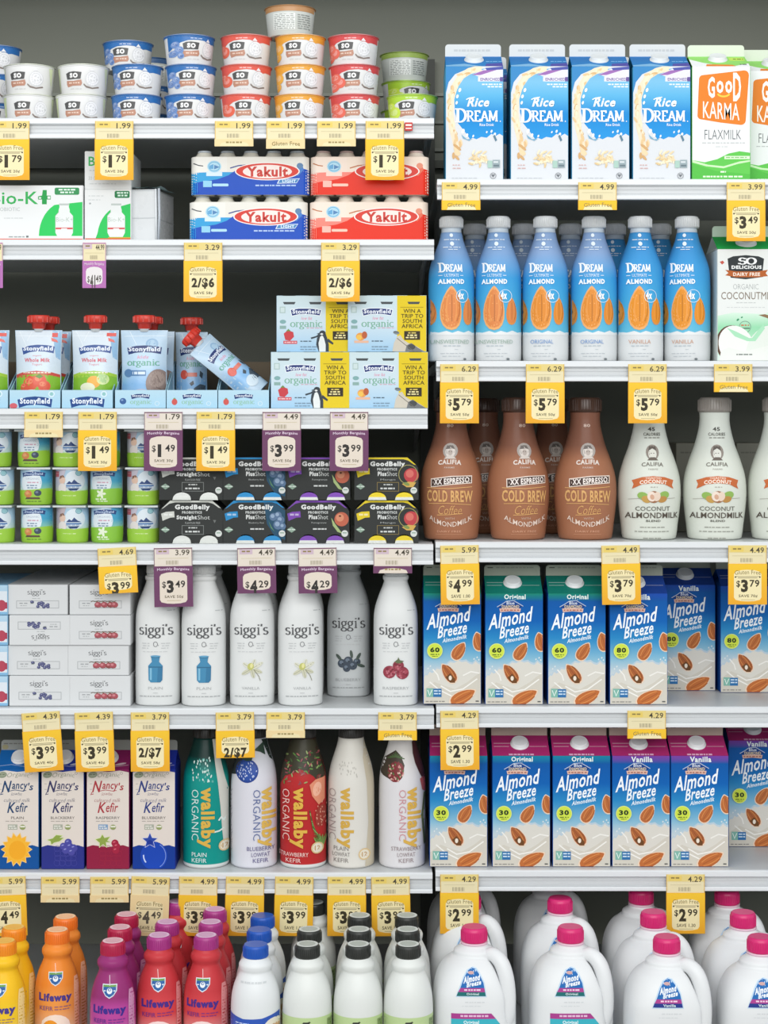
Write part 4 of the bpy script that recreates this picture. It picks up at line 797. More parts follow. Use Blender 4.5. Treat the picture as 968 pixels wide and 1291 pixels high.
def bio_small(lower):
    a = Art(); Hh = 65 if lower else 49; a.rect(0, 0, 59, Hh, '#e1e3e3')
    if lower:
        a.poly([(14, 62)]+[(50-34*math.cos(math.radians(k*9)), 62-42*math.sin(math.radians(k*9))) for k in range(1, 8)]+[(58, 18), (58, 62)], '#35bf5e'); jar(a, 40, 18, .92)
        a.rrect(38, 2, 57, 11, 2, '#2f7a4c'); a.dash(41, 3.6, 55, 2, '#cfe5d7', 1); a.dash(42, 7, 54, 2, '#cfe5d7', 2); a.dash(5, 8, 24, .9, '#c3c8c8', 3); a.dash(5, 13, 20, .9, '#c3c8c8', 4); a.ell(7, 18, 1.4, 1.2, '#a6acac'); a.rect(0, 62, 59, 65, '#d8563c'); a.rect(30, 60.6, 59, 62, '#c9a23c')
    else:
        a.txt('Bio-K+', 5, 7, 54, 19, '#3fae5e', .012); a.dash(6, 24, 30, 1.2, '#bfc5c4', 1); a.txt('30 CAPS', 5, 32, 22, 36.6, '#a7adad', -.01); a.dash(6, 41, 40, 1, '#c6caca', 3)
    return boxed('probiotic_box', 59, Hh, .12, '#dcdfdf', a)
BIOL, BIOU = bio_small(True), bio_small(False)
def wrapped_pack():
    sp = Spec('wrapped_pack'); c = '#d3d6d8'; w, h, d = 33*S, 66*S, .11; sp.depth = d; sp.h = h
    mb = MB(); mb.box(-w/2, w/2, -d/2, d/2, 0, h, c, bev=.0015)
    for z in (.44, .97): mb.box(-w/2-.0004, w/2+.0004, -d/2-.0005, d/2, h*z, h*z+.0012, '#b6bbbe')
    b = sp.part('box_body', mb.mesh('box_body', FILM))
    mb = MB(); rn = random.Random(9); n = 7; vs = []
    for i in range(n+1):
        for j in range(5): vs.append((-w/2-.003+(w+.012)*i/n, -d/2-.002+(d*.8)*j/4, h*1.02+.010*(j/4)*(1-i/n)+rn.uniform(0, .003)))
    mb.add(vs, [(i*5+j, (i+1)*5+j, (i+1)*5+j+1, i*5+j+1) for i in range(n) for j in range(4)], '#9dbabd', True)
    mb.tube([(w/2+.004, -d/2, 0.002), (w/2+.006, -d/2, h*.5), (w/2+.005, -d/2, h*1.01)], .0022, '#b9c0c8', 6); mb.tube([(w/2+.001, -d/2-.002, 0.002), (w/2+.001, -d/2-.003, h*.5), (w/2, -d/2-.002, h*1.0)], .0016, '#dfe3e6', 6)
    sp.part('film_wrap', mb.mesh('film_wrap', FILM), b)
    return sp
WRAP = wrapped_pack()
def smoothie_box(kind):
    Wd, Hb = 99, 71; d = .075; sp = Spec('smoothie_bottle_carrier'); w, h = Wd*S, Hb*S; sp.depth = d; sp.h = h
    mb = MB(); poly = [(-w/2, 0), (w/2, 0), (w/2, h)]
    xs = [(16, 8), (49, 8), (83, 8)]
    for cx, r in xs[::-1]: poly += [((cx+r-Wd/2)*S, h), ((cx+r-1-Wd/2)*S, h-8*S), ((cx-r+1-Wd/2)*S, h-8*S), ((cx-r-Wd/2)*S, h)]
    poly += [(-w/2, h)]
    mb.prism(poly, -d/2, d/2, '#a9c9dc')
    b = sp.part('carrier_sleeve', mb.mesh('carrier_sleeve', PAPER))
    a = Art(); a.grad(0, 0, 62, 71, [(0, '#c4d6da'), (35, '#c7d8e2'), (71, '#9cc4e0')], 8); a.rect(62, 0, 99, 71, '#dcc22a')
    for cx, r in xs: a.poly([(cx-r, 8), (cx+r, 8), (cx+r-1.5, 11), (cx-r+1.5, 11)], '#4a4f52')
    a.poly([(17, 17), (28, 15.5), (38, 15.5), (49, 16), (57, 17.6), (55, 26), (46, 24.6), (37, 24), (28, 24.2), (19, 26.4)], '#e3eaee'); a.poly([(18, 18), (28, 16.5), (38, 16.4), (48, 17), (56, 18.4), (54.4, 25), (46, 23.7), (37, 23.2), (28, 23.4), (19.6, 25.4)], '#2c3a74'); a.txt('Stonyfield', 20, 17.4, 54, 24.4, '#e3e8f0', .035, arc=-.0)
    a.txt('low fat', 31, 26.6, 45, 30.6, '#d39ab0', .02, .2); a.txt('organic', 17, 31, 58, 42.6, '#7fae9a', serif=(.15, .06)); a.dash(38, 40.4, 58, 1, '#c9a2ae', 1)
    a.rect(4, 14, 11, 22, '#a6bcb8'); a.rect(5, 15, 10, 21, '#c6d6d6'); a.ell(8, 33, 4, 2.6, '#7fa7a8'); a.rect(4, 38, 12, 42, '#8aa9a4')
    if kind == 'straw':
        a.poly([(9, 48), (14, 44), (21, 46), (22, 52), (17, 57), (11, 56)], '#c2454c'); a.poly([(12, 45), (15, 42), (18, 45)], '#6a8a4a'); a.rect(8.6, 57, 26, 61, '#c8525a'); a.dash(10, 58.3, 25, 1.4, '#e9c3c6', 2)
        a.poly([(53, 70), (50, 62), (51, 54), (54, 49), (58, 46), (62, 48), (64, 54), (66, 62), (66, 71), (53, 71)], '#3d454c'); a.poly([(54, 70), (53, 60), (55, 52), (58, 50), (60, 54), (62, 62), (62, 71), (54, 71)], '#dfe3e2'); a.poly([(53, 52), (44, 55), (43, 53), (50, 51), (54, 48)], '#3d454c'); a.poly([(65, 54), (72, 60), (71, 62), (64, 58)], '#3d454c'); a.ell(58, 47.4, 4, 3.4, '#3a4046'); a.poly([(54, 47), (50.4, 48.4), (54, 49)], '#33383c'); a.ell(57, 48.6, 1.8, 1.2, '#d9dcda')
    else:
        a.ell(16, 52, 6, 5, '#df9a52'); a.ell(14, 53, 3.4, 3.4, '#e8bb5a'); a.ell(21, 50, 3.4, 4.6, '#b5603f'); a.rect(8, 57, 26, 60, '#e0b298')
        a.poly([(56, 71), (58, 60), (62, 52), (66, 50), (70, 56), (76, 60), (86, 64), (94, 69), (96, 71)], '#c9c2b4'); a.poly([(72, 71), (74, 63), (80, 60), (88, 66), (97, 71)], '#77797a'); a.ell(80, 65, 5, 3.6, '#4d4f50'); a.line([(62, 54), (72, 62), (84, 71)], .8, '#6d6a64'); a.ell(61, 47, 4, 2.2, '#7d868a', 10); a.line([(58, 46), (64, 46.6)], .8, '#3f4548')
    a.dash(30, 57, 44, 1.2, '#4d5f6d', 3); a.dash(30, 64, 52, 1.4, '#7c93a6', 4); a.dash(30, 67.4, 50, 1.2, '#7c93a6', 5)
    a.rect(66, 14.6, 95, 15.2, '#9c8826')
    for t, x0, x1, y in (('WIN A', 70, 92, 17), ('TRIP TO', 67, 95, 23.4), ('SOUTH', 69, 93, 29.8), ('AFRICA', 67.6, 94.4, 36.2)): a.txt(t, x0, y, x1, y+5, '#4e4528', .01)
    a.rect(71, 45, 91, 56, '#3a342a'); a.dash(76, 46.6, 86, 1.4, '#d9c468', 1); a.dash(75, 49.4, 87, 1.8, '#e8dca0', 2); a.dash(73, 52.4, 89, 1.6, '#e8dca0', 3)
    mb = MB(); a.emit(mb, flat(Wd, Hb, -d/2), clp=(.3, .3, Wd-.3, Hb-.3)); 
    # keep the print off the three notches
    keep = MB()
    for f, sm in zip(mb.f, mb.sm):
        c = [mb.v[i] for i in f]; cx = sum(p[0] for p in c)/len(c)/S+Wd/2; cy = Hb-sum(p[2] for p in c)/len(c)/S
        keep.add(c, [tuple(range(len(c)))], [mb.c[i] for i in f], sm)
    sp.part('front_print', keep.mesh('front_print', PAPER), b)
    for cx, r in xs:
        mb = MB(); mb.lathe(P([(0, 7, '#c9cdce'), (6, 7, '#d9dcdc'), (7.6, 6.4, '#d9dcdc')]), 20, Matrix.Translation(((cx-Wd/2)*S, -d/2+.011, h-8.4*S))); sp.part('bottle_cap', mb.mesh('bottle_cap', PLAS))
    return sp
SM = {'straw': smoothie_box('straw'), 'peach': smoothie_box('peach')}
def fruit_box():
    a = Art(); a.grad(0, 0, 70, 38, [(0, '#b3d0e2'), (38, '#7fb2d6')], 5); a.rect(40, 8, 69, 34, '#d7dfe6'); a.ell(62, 26, 6, 7, '#b0485a'); a.ell(52, 24, 4, 5, '#5a4f8a'); a.dash(8, 8, 34, 3, '#2c4a82', 1); a.dash(8, 16, 30, 2, '#8aa4ba', 2); a.rect(66, 22, 70, 30, '#a94458')
    return boxed('frozen_yogurt_box', 70, 38, .22, '#8db9d6', a)
FB = fruit_box()
# ------------------------------------------------------------ pouches in their display trays
def pouch(kind):
    Wd, Hb = (60 if kind != 'slim' else 42), 98; T = 15; sp = Spec('yogurt_pouch'); w, h = Wd*S, Hb*S; sp.depth = 2*T*S; sp.h = h
    def front(x, y, o, sgn=-1):     # x from centre, y down
        u = x/(Wd/2); v = y/Hb; t = T*(1-min(1, abs(u))**2.6)*(.05+.95*math.sin(min(1, max(0, v))*PI*.62)**.8 if v > 0 else .05)
        pin = 1-.05*math.sin(v*PI)
        return (x*pin*S, sgn*(t*S+.0006+o), (Hb-y)*S)
    mb = MB(); nx, ny = 16, 18
    c0 = '#b9cfe0'
    for sgn in (-1, 1):
        vs = [front(-Wd/2+Wd*i/nx, Hb*j/ny, 0, sgn) for j in range(ny+1) for i in range(nx+1)]
        fs = [(j*(nx+1)+i, (j+1)*(nx+1)+i, (j+1)*(nx+1)+i+1, j*(nx+1)+i+1) for j in range(ny) for i in range(nx)]
        mb.add(vs, fs if sgn < 0 else [f[::-1] for f in fs], c0, True)
    ed = [(-Wd/2+Wd*i/nx, 0) for i in range(nx+1)]
    b = sp.part('pouch_body', mb.mesh('pouch_body', FILM))
    a = Art(); k = Wd/66
    if kind in ('straw', 'banana'):
        a.grad(-32, 1, 32, 97, [(1, '#d3dde5'), (40, '#c9d8e4'), (97, '#d6e0e6')], 8)
        for p in ([(-32, 8), (32, 9)], [(-24, 2), (-12, 30)], [(-8, 2), (-14, 16)]): a.line(p, .6, '#e6edf2')
        a.poly([(18, 1), (32, 1), (32, 46), (24, 40)], '#8fb6d6')
        a.poly([(-21, 26), (-10, 22.6), (0, 21.4), (12, 22), (22, 24), (21, 34), (10, 31.6), (0, 31), (-10, 32.4), (-19, 36)], '#2f4f8e'); a.txt('Stonyfield', -19, 23.6, 20, 32, '#dfe6f0', .04)
        a.txt('organic', -6, 36.4, 6, 39, '#d28c94', .01); a.txt('Whole Milk', -17, 41, 17, 47, '#cb5a66', .03); a.txt('Yogurt', -7, 48.6, 7, 52.6, '#d28c94', .01)
        top = '#c4493e' if kind == 'straw' else '#9dc43c'
        a.poly([(-32, 66), (-20, 62), (0, 59.6), (20, 62), (32, 66), (32, 72), (-32, 72)], top); a.poly([(-32, 70), (-16, 65.6), (0, 64), (16, 65.6), (32, 70), (32, 97), (-32, 97)], '#7fb52e'); a.dash(-18, 61.6, 18, 1.6, '#e9e2cf', 3)
        if kind == 'straw':
            for x, y, r in ((-8, 78, 10), (4, 74, 9), (10, 82, 8), (-16, 84, 6)): a.ell(x, y, r, r*1.05, '#d8563c'); a.ell(x-2, y-3, r*.5, r*.45, '#e58460')
            a.poly([(-2, 68), (4, 64), (9, 68), (4, 71)], '#5f8f34'); a.rect(18, 4, 25, 10, '#d5473f'); a.poly([(17, 11), (24, 14), (26, 18), (18, 16)], '#d8655e')
        else:
            a.ell(0, 76, 9, 9, '#e9a83a'); a.ell(12, 72, 8, 8, '#cfdf9e'); a.poly([(6, 64), (18, 66), (16, 78), (8, 76)], '#a8c98a'); a.ell(-8, 84, 10, 7, '#dfe3c6'); a.rect(15, 4, 27, 9, '#d5473f'); a.poly([(17, 11), (24, 14), (26, 18), (18, 16)], '#d8655e')
        a.poly([(6, 90), (32, 86), (32, 97), (2, 97)], '#4fa3a6'); a.ell(-6, 92, 10, 5, '#e3e6da')
    else:
        a.grad(-32*k, 1, 32*k, 97, [(1, '#b5cde0'), (50, '#b9d2e6'), (80, '#7fb0dc'), (97, '#9cc4e4')], 8)
        for p in ([(-30*k, 9), (30*k, 8)], [(-20*k, 2), (-10*k, 22)]): a.line(p, .6, '#dfe9f0')
        a.ell(12*k, 20, 9*k, 8, '#8fb2d0'); a.ell(12*k, 20, 6*k, 5.6, '#a9c6dc')
        a.poly([(-24*k, 26), (-10*k, 23), (2*k, 22.4), (16*k, 23), (26*k, 25), (25*k, 35), (12*k, 33), (0, 32.4), (-12*k, 33.4), (-22*k, 36)], '#26386e'); a.txt('Stonyfield', -22*k, 24.4, 24*k, 33.2, '#dfe6f0', .035)
        a.txt('kids', -9*k, 37, 8*k, 42, '#d69ab2', .02, .2); a.txt('organic', -24*k, 43, 24*k, 55, '#66a792', serif=(.16, .07))
        if kind == 'blue': a.ell(-20, 63, 6, 6, '#4f7aa8'); a.rect(-18, 59, 4, 67, '#4f7aa8'); a.rect(-14, 61, 3, 65, '#cfdde8'); a.ell(19, 77, 15, 20, '#8b7a74', 8, 24); a.ell(18, 72, 10, 12, '#9d8c84', 8, 20); a.line([(12, 74), (18, 84), (26, 88)], 1, '#6d5d58'); a.line([(18, 66), (22, 76)], 1, '#7a6a63'); a.ell(-2, 94, 12, 8, '#b7bcd0')
        else: a.ell(-14*k, 64, 8*k, 7, '#cf5648'); a.rect(-10*k, 61, 14*k, 67, '#d8796a'); a.poly([(20*k, 58), (26*k, 62), (24*k, 70), (19*k, 66)], '#49545e'); a.poly([(-2*k, 77), (6*k, 73), (8*k, 78), (2*k, 81)], '#39454e'); a.poly([(2*k, 97), (8*k, 84), (20*k, 78), (30*k, 80), (30*k, 97)], '#4a5661'); a.ell(0, 94, 14*k, 9, '#c9d8e2')
    a.it = [([tuple((p[0], p[1]*.87) for p in q) for q in tr], (lambda x, y, f=col: f(x, y/.87)) if callable(col) else col, k) for tr, col, k in a.it]
    mb = MB(); a.emit(mb, front, 6, clp=(-Wd/2+.8, .4, Wd/2-.8, Hb-.5)); sp.part('printed_front', mb.mesh('printed_front', FILM), b)
    mb = MB(); red = '#d23a2c'; z = h
    mb.lathe(P([(-2, 6, '#d9dde0'), (1.5, 6, '#d9dde0'), (2, 8, red), (9, 9, red), (9, 11.5, red), (11, 13.5, red), (18, 14, red), (19, 13, red)], s=S, ry=.72), 28, Matrix.Translation((0, 0, z)))
    for k in range(12):
        an = 2*PI*k/12; mb.box(-.0012, .0012, -.0012, .0012, z+10*S, z+17.5*S, '#c2301f', M=Matrix.Translation((math.cos(an)*13.9*S, math.sin(an)*10*S, 0)))
    sp.part('spout_cap', mb.mesh('spout_cap', PLAS))
    return sp
PO = {k: pouch(k) for k in ('straw', 'banana', 'blue', 'slim')}
def tray(kind):
    Wd, Hf = 64, 23; d = .17; sp = Spec('display_tray'); w, hf = Wd*S, Hf*S; sp.depth = d; t = .0016; c = '#9cc6dc'
    mb = MB(); mb.box(-w/2, w/2, -d/2, d/2, 0, t, c); sp.part('tray_base', mb.mesh('tray_base', PAPER))
    mb = MB(); mb.box(-w/2, w/2, -d/2, -d/2+t, 0, hf, '#a9cfe2'); fp = sp.part('front_panel', mb.mesh('front_panel', PAPER))
    a = Art(); a.grad(0, 0, 64, 23, [(0, '#b4d3e2'), (23, '#a3cce2')], 3)
    if kind in ('big', 'bigs'):
        a.poly([(10, 12), (22, 9), (32, 8), (44, 9), (54, 11.6), (52.6, 22), (43, 19.4), (32, 18.6), (22, 19.4), (12, 22.4)], '#2a4a86'); a.txt('Stonyfield', 13, 10, 51, 19.4, '#e1e8f0', .04); a.ring(53, 5, 3.4, 1, '#dbe9ee'); a.ell(53, 5, 2, 2, '#8fc0bc')
        if kind == 'bigs': a.ell(5, 20, 5, 3.6, '#c9606a')
    else:
        a.poly([(20, 6.4), (28, 5), (34, 4.8), (44, 6), (43, 11), (34, 9.4), (28, 9.6), (21, 11.4)], '#26386e'); a.txt('Stonyfield', 21.6, 5.6, 42.6, 9.6, '#dfe6f0', .03); a.txt('organic', 19, 12, 46, 19.4, '#8fbba0', serif=(.15, .06)); a.ring(53, 17, 2.6, .7, '#cfe0e8')
        if kind == 'blue': a.ell(10, 14, 4.2, 4, '#3f5f94'); a.ell(9, 12.6, 1.6, 1.2, '#7f9cc4')
        else: a.ell(10, 15, 3.6, 4, '#c95a55'); a.poly([(8, 11), (10, 9.6), (12, 11)], '#6f9a5a')
    mb = MB(); a.emit(mb, flat(Wd, Hf, -d/2), clp=(.2, .2, 63.8, 22.8)); sp.part('front_print', mb.mesh('front_print', PAPER), fp)
    hb = 62*S; rx = Matrix.Rotation(PI/2, 4, 'Z')
    for sx in (-1, 1):
        mb = MB(); x = sx*(w/2-t/2)
        poly = [(-d/2, 0), (d/2, 0), (d/2, hb), (d/2-.05, hb), (-d/2+.004, hf)]
        vs = [(x-t/2, y, z) for y, z in poly]+[(x+t/2, y, z) for y, z in poly]; n = 5
        mb.add(vs, [tuple(range(n))[::-1], tuple(range(n, 2*n))]+[(i, (i+1) % n, n+(i+1) % n, n+i) for i in range(n)], '#8fb4c4'); sp.part('side_panel', mb.mesh('side_panel', PAPER))
    mb = MB(); mb.box(-w/2, w/2, d/2-t, d/2, 0, hb, '#6f6250'); sp.part('back_panel', mb.mesh('back_panel', PAPER))
    sp.h = hf
    return sp
TR = {k: tray(k) for k in ('big', 'bigs', 'blue', 'red')}
# ------------------------------------------------------------ shot packs, shrink-wrapped bottles
def shot_pack(kind):
    Wd, Hb = 81, 54; d = .085; w, h = Wd*S, Hb*S; sp = Spec('probiotic_shot_pack'); sp.depth = d; sp.h = h
    col = {'grey': '#c9cbc4', 'blue': '#2f86bd', 'purple': '#7a4aa8', 'yellow': '#d9c22f'}[kind]; blk = '#363837'
    X = lambda x: (x-Wd/2)*S; Z = lambda y: (Hb-y)*S
    pl = [(0, 54), (17, 54), (19, 49), (24, 44), (29, 43), (34, 44), (39, 49), (41, 54), (51, 54), (53, 49), (58, 44), (63, 43), (68, 44), (73, 49), (75, 54), (81, 54), (80.6, 14), (78, 10), (70, 2.4), (66, 0.4), (15, .4), (11, 2.4), (2, 11), (.4, 14)]
    # two halves of the sleeve joined at the notches: extruded outline
    mb = MB(); P_ = [(X(x), Z(y)) for x, y in pl]
    ix = tessellate_polygon([[Vector((x, z, 0)) for x, z in P_]])
    for yy, fl in ((-d/2, 1), (d/2, 0)):
        fs = []
        for t in ix:
            ar = (P_[t[1]][0]-P_[t[0]][0])*(P_[t[2]][1]-P_[t[0]][1])-(P_[t[2]][0]-P_[t[0]][0])*(P_[t[1]][1]-P_[t[0]][1])
            f = tuple(t) if ar > 0 else tuple(t[::-1]); fs.append(f if fl else f[::-1])
        mb.add([(x, yy, z) for x, z in P_], fs, blk)
    n = len(P_); mb.add([(x, -d/2, z) for x, z in P_]+[(x, d/2, z) for x, z in P_], [(i, n+i, n+(i+1) % n, (i+1) % n) for i in range(n)], blk)
    b = sp.part('card_sleeve', mb.mesh('card_sleeve', PAPER))
    a = Art()
    a.poly([(14, .6), (67, .6), (78, 10), (75, 9.4), (68, 4.4), (62, 2.8), (20, 2.8), (13, 4.4), (5, 10.2), (3, 11)], col)
    if kind == 'blue': a.poly([(52, 3), (66, 4), (79, 13), (79, 50), (66, 46), (56, 30)], '#2d4f66')
    a.txt('GoodBelly', 20, 5.4, 64, 13.4, '#dcdedc', .05); a.txt('PROBIOTICS', 29, 13.8, 54, 17, '#c6c9c7', .04)
    if kind == 'grey': a.txt('Straight', 22, 19, 47.6, 25.6, '#d3d5d3', .05); a.txt('Shot', 48.4, 19, 64, 24.4, '#bfc2c0', .0)
    else: a.txt('Plus', 29.6, 18.4, 40.6, 24, '#d3d5d3', .05); a.txt('Shot', 41.2, 18.4, 54, 24, '#bfc2c0', .0)
    a.poly([(2.6, 17), (9, 14.6), (19, 14), (19.6, 21.6), (14, 22), (4.4, 26)], col); a.dash(6, 17, 17, 2.4, mix(col, '#ffffff', .35), 1)
    a.txt({'grey': 'FLAVOUR FREE', 'blue': 'Blueberry Acai', 'purple': 'Pomegranate', 'yellow': 'Mango'}[kind], 33, 27.4, 52, 30, '#a6aaa8', .0)
    if kind in ('grey', 'yellow'): a.line([(29, 32), (56, 32), (56, 43), (29, 43), (29, 32)], .7, '#86754a' if kind == 'yellow' else '#7b7f7d'); a.dash(37, 34, 48, 1.6, '#b9bcba', 2); a.dash(33, 38.6, 51, 2, '#c9ccca', 3)
    else: a.dash(35, 35.4, 52, 1.8, '#c9ccca', 3)
    a.poly([(2, 37), (8, 33.4), (13.6, 37.4), (8, 41)], '#8aa090'); a.dash(3.6, 36.4, 12.6, 1.2, '#c9d3cb', 4)
    if kind == 'blue':
        for x, y, r in ((64, 21, 5), (70, 19, 4.6), (73, 25, 5), (70, 31, 6), (76, 33, 4)): a.ell(x, y, r, r, '#5b7391'); a.ell(x-1, y-1, r*.5, r*.5, '#8fa4bd')
        a.poly([(58, 26), (61, 35), (66, 40), (62, 34)], '#5f8a62')
    elif kind == 'purple': a.poly([(58, 22), (60, 32), (66, 40), (72, 42), (63, 30)], '#9fb27a'); a.ell(71, 24, 9, 9, '#b8644e', n=20); a.ell(69, 22, 5, 5, '#cf8a6c'); a.ell(69, 20, 1.6, 1.2, '#5d3a2c', n=7)
    elif kind == 'yellow': a.ell(72, 23, 9.4, 9, '#b8464a', n=20); a.ell(70, 21, 5, 5, '#cf6f66'); a.ring(68, 22, 12, .9, '#9c9660'); a.poly([(60, 34), (68, 31), (78, 32), (74, 38), (66, 38)], '#cba456'); a.ell(66, 34, 4, 2, '#7d8f52', 20)
    else: a.poly([(68, 25), (72, 25), (70, 29)], '#6d706e')
    a.ell(75, 42, 4.2, 4.2, '#cfd2cf'); a.dash(72.4, 40.6, 77.6, 1.2, '#7e9a86', 6)
    mb = MB(); a.emit(mb, flat(Wd, Hb, -d/2)); sp.part('front_print', mb.mesh('front_print', PAPER), b)
    for cx in (29, 63):
        mb = MB(); dome = {'grey': '#d2d4d0'}.get(kind, col)
        mb.prism([(X(cx)+11.4*S*math.cos(math.radians(k*15)), Z(53)+8.6*S*math.sin(math.radians(k*15))) for k in range(13)], -d/2-.004, -d/2+.04, dome)
        mb.prism([(X(cx-11.8), Z(54)), (X(cx+11.8), Z(54)), (X(cx+10.4), Z(50.4)), (X(cx-10.4), Z(50.4))], -d/2-.006, -d/2+.03, '#cfd2cd')
        sp.part('foil_topped_shot', mb.mesh('foil_topped_shot', FOIL))
    return sp
GB = {k: shot_pack(k) for k in ('grey', 'blue', 'purple', 'yellow')}
def drink_multipack(kind):
    red = kind == 'red'; Wd, Hb = 150, 58; r = 14.6; sp = Spec('yogurt_drink_multipack'); sp.depth = 2*r*S+.004; sp.h = Hb*S; d = sp.depth
    cr = '#e3d6c6' if red else '#dcd9cc'
    cap_c = '#b9c2c9' if not red else '#cdb4ae'
    for i in range(5):
        mb = MB(); rows = smooth_rows([(0, 12, cr), (2, 13.8, cr), (14, 14.4, cr), (26, 13.4, cr), (32, 14.3, cr), (44, 14.2, cr), (49, 12.4, cr), (52, 10, cr), (54.6, 8.6, cr)], 3)
        mb.lathe(P(rows), 24, Matrix.Translation(((-2+i)*29.4*S, 0, 0))); mb.lathe(P([(54.6, 8.8, cap_c), (56.6, 8.6, cap_c), (57.4, 7.4, cap_c)]), 24, Matrix.Translation(((-2+i)*29.4*S, 0, 0)))
        sp.part('small_bottle', mb.mesh('small_bottle', PLAS))
    # shrink wrap: rounded sleeve following the bottles' fronts
    mb = MB(); w = 148*S; top = 46.4*S; n = 60; a0 = '#d8d6cc' if not red else '#e0d2c2'
    def fr(x): return -(r*S+.0012)
    ol = [(-w/2+.012, -r*S-.0016), (w/2-.012, -r*S-.0016)]+[(w/2-.012+.012*math.cos(t), s_*(r*S-.012+.0016)+.012*math.sin(t)*(1)) for s_, rng in ((-1, (-1.2, -.8, -.4, 0)), (1, (0, .4, .8, 1.2, PI/2))) for t in rng]+[(-w/2+.012, r*S+.0016)]+[(-w/2+.012-.012*math.cos(t), s_*(r*S-.012+.0016)+.012*math.sin(t)) for s_, rng in ((1, (1.2, .8, .4, 0)), (-1, (0, -.4, -.8, -1.2))) for t in rng]
    m_ = len(ol); mb.add([(x, y, .0008) for x, y in ol]+[(x, y, top) for x, y in ol]+[(x*.99, y*.9, top+2.4*S) for x, y in ol], [(i, (i+1) % m_, m_+(i+1) % m_, m_+i) for i in range(m_)]+[(m_+i, m_+(i+1) % m_, 2*m_+(i+1) % m_, 2*m_+i) for i in range(m_)], a0, True)
    b = sp.part('shrink_wrap', mb.mesh('shrink_wrap', SLEEVE))
    a = Art(); lite, wave = ('#ea8274', '#da2a10') if red else ('#2f9ad0', '#0d49b2')
    a.rect(0, 13, 150, 57.6, '#dfdcd3' if not red else '#e8d8c8'); a.rect(0, 13, 46, 40, '#e3e1da' if not red else '#ead9cb')
    a.poly([(0, 39), (30, 38), (60, 38), (80, 40), (60, 57.6), (0, 57.6)], lite); a.rect(20, 37, 40, 43, '#cfe0e8' if not red else '#efd0c4')
    a.poly([(0, 57.6), (0, 53), (14, 50), (34, 47), (48, 42), (58, 35), (72, 29), (100, 27), (122, 31), (134, 38), (140, 33), (150, 36), (150, 57.6)], wave)
    a.line([(50, 33), (60, 30), (80, 28)], 1.4, '#2a3f86' if not red else '#b56a3a'); a.line([(4, 27), (10, 29.6), (16, 30.4)], 1.2, '#3a3f48' if not red else '#b56a3a')
    a.ell(30, 31, 9, 7.6, '#a9cfe0'); a.ring(30, 31, 7, .9, '#5fa6cc', 5.8); a.poly([(24, 30), (29, 28), (29, 34), (24, 34)], '#5f9fcb'); a.poly([(30, 29), (37, 31.6), (30, 34.6)], '#4f7fb0')
    a.poly([(130, 40), (137, 30), (141, 30), (143, 35), (136, 43)], '#3f78c0' if not red else '#d9694f'); a.ell(138, 30, 4, 3.6, '#5b7fa4' if not red else '#d98a70')
    a.ell(97, 37, 41, 11.4, '#eae3df', n=36); a.ell(97, 37, 39.4, 10.2, '#cf3a2e', n=36); a.ell(97, 37.4, 31, 8.6, '#ecdcd6', n=32); a.txt('Yakult', 71, 31, 123, 44, '#c2382f', .04)
    if not red: a.poly([(112, 47), (138, 46), (134, 52), (109, 52.6)], '#d9e3ee'); a.poly([(113, 47.7), (137, 46.8), (133.6, 51.4), (110.6, 51.8)], '#3f7fb4'); a.txt('LIGHT', 116, 47.8, 133, 51.2, '#e2edf5', .03)
    a.rect(16, 49, 27, 57, '#8cc6e0' if not red else '#efb3a6'); a.rrect(28, 52.6, 48, 56, 1.4, '#a9d3ea' if not red else '#f0bfae'); 
    if not red: a.dash(82, 54, 134, 1.8, '#a9c0e2', 5)
    a.it = [([tuple((p[0], 57.6 if p[1] > 57 else p[1]-9) for p in q) for q in tr], col, k) for tr, col, k in a.it]
    def sl(x, y, o):
        X = (x-Wd/2)*S; R = .012; e = w/2-R; yy = r*S+.0016
        if abs(X) > e: q = min(.99, (abs(X)-e)/R); return (math.copysign(e+(R+o+.0007)*q, X), -(yy-R+(R+o+.0007*q)*math.sqrt(1-q*q)), (Hb-y)*S)
        return (X, -yy-o, (Hb-y)*S)
    mb = MB(); a.emit(mb, sl, 3, clp=(1.2, 10, 148.8, 57.6)); sp.part('printed_front', mb.mesh('printed_front', SLEEVE), b)
    return sp
YK = {'blue': drink_multipack('blue'), 'red': drink_multipack('red')}
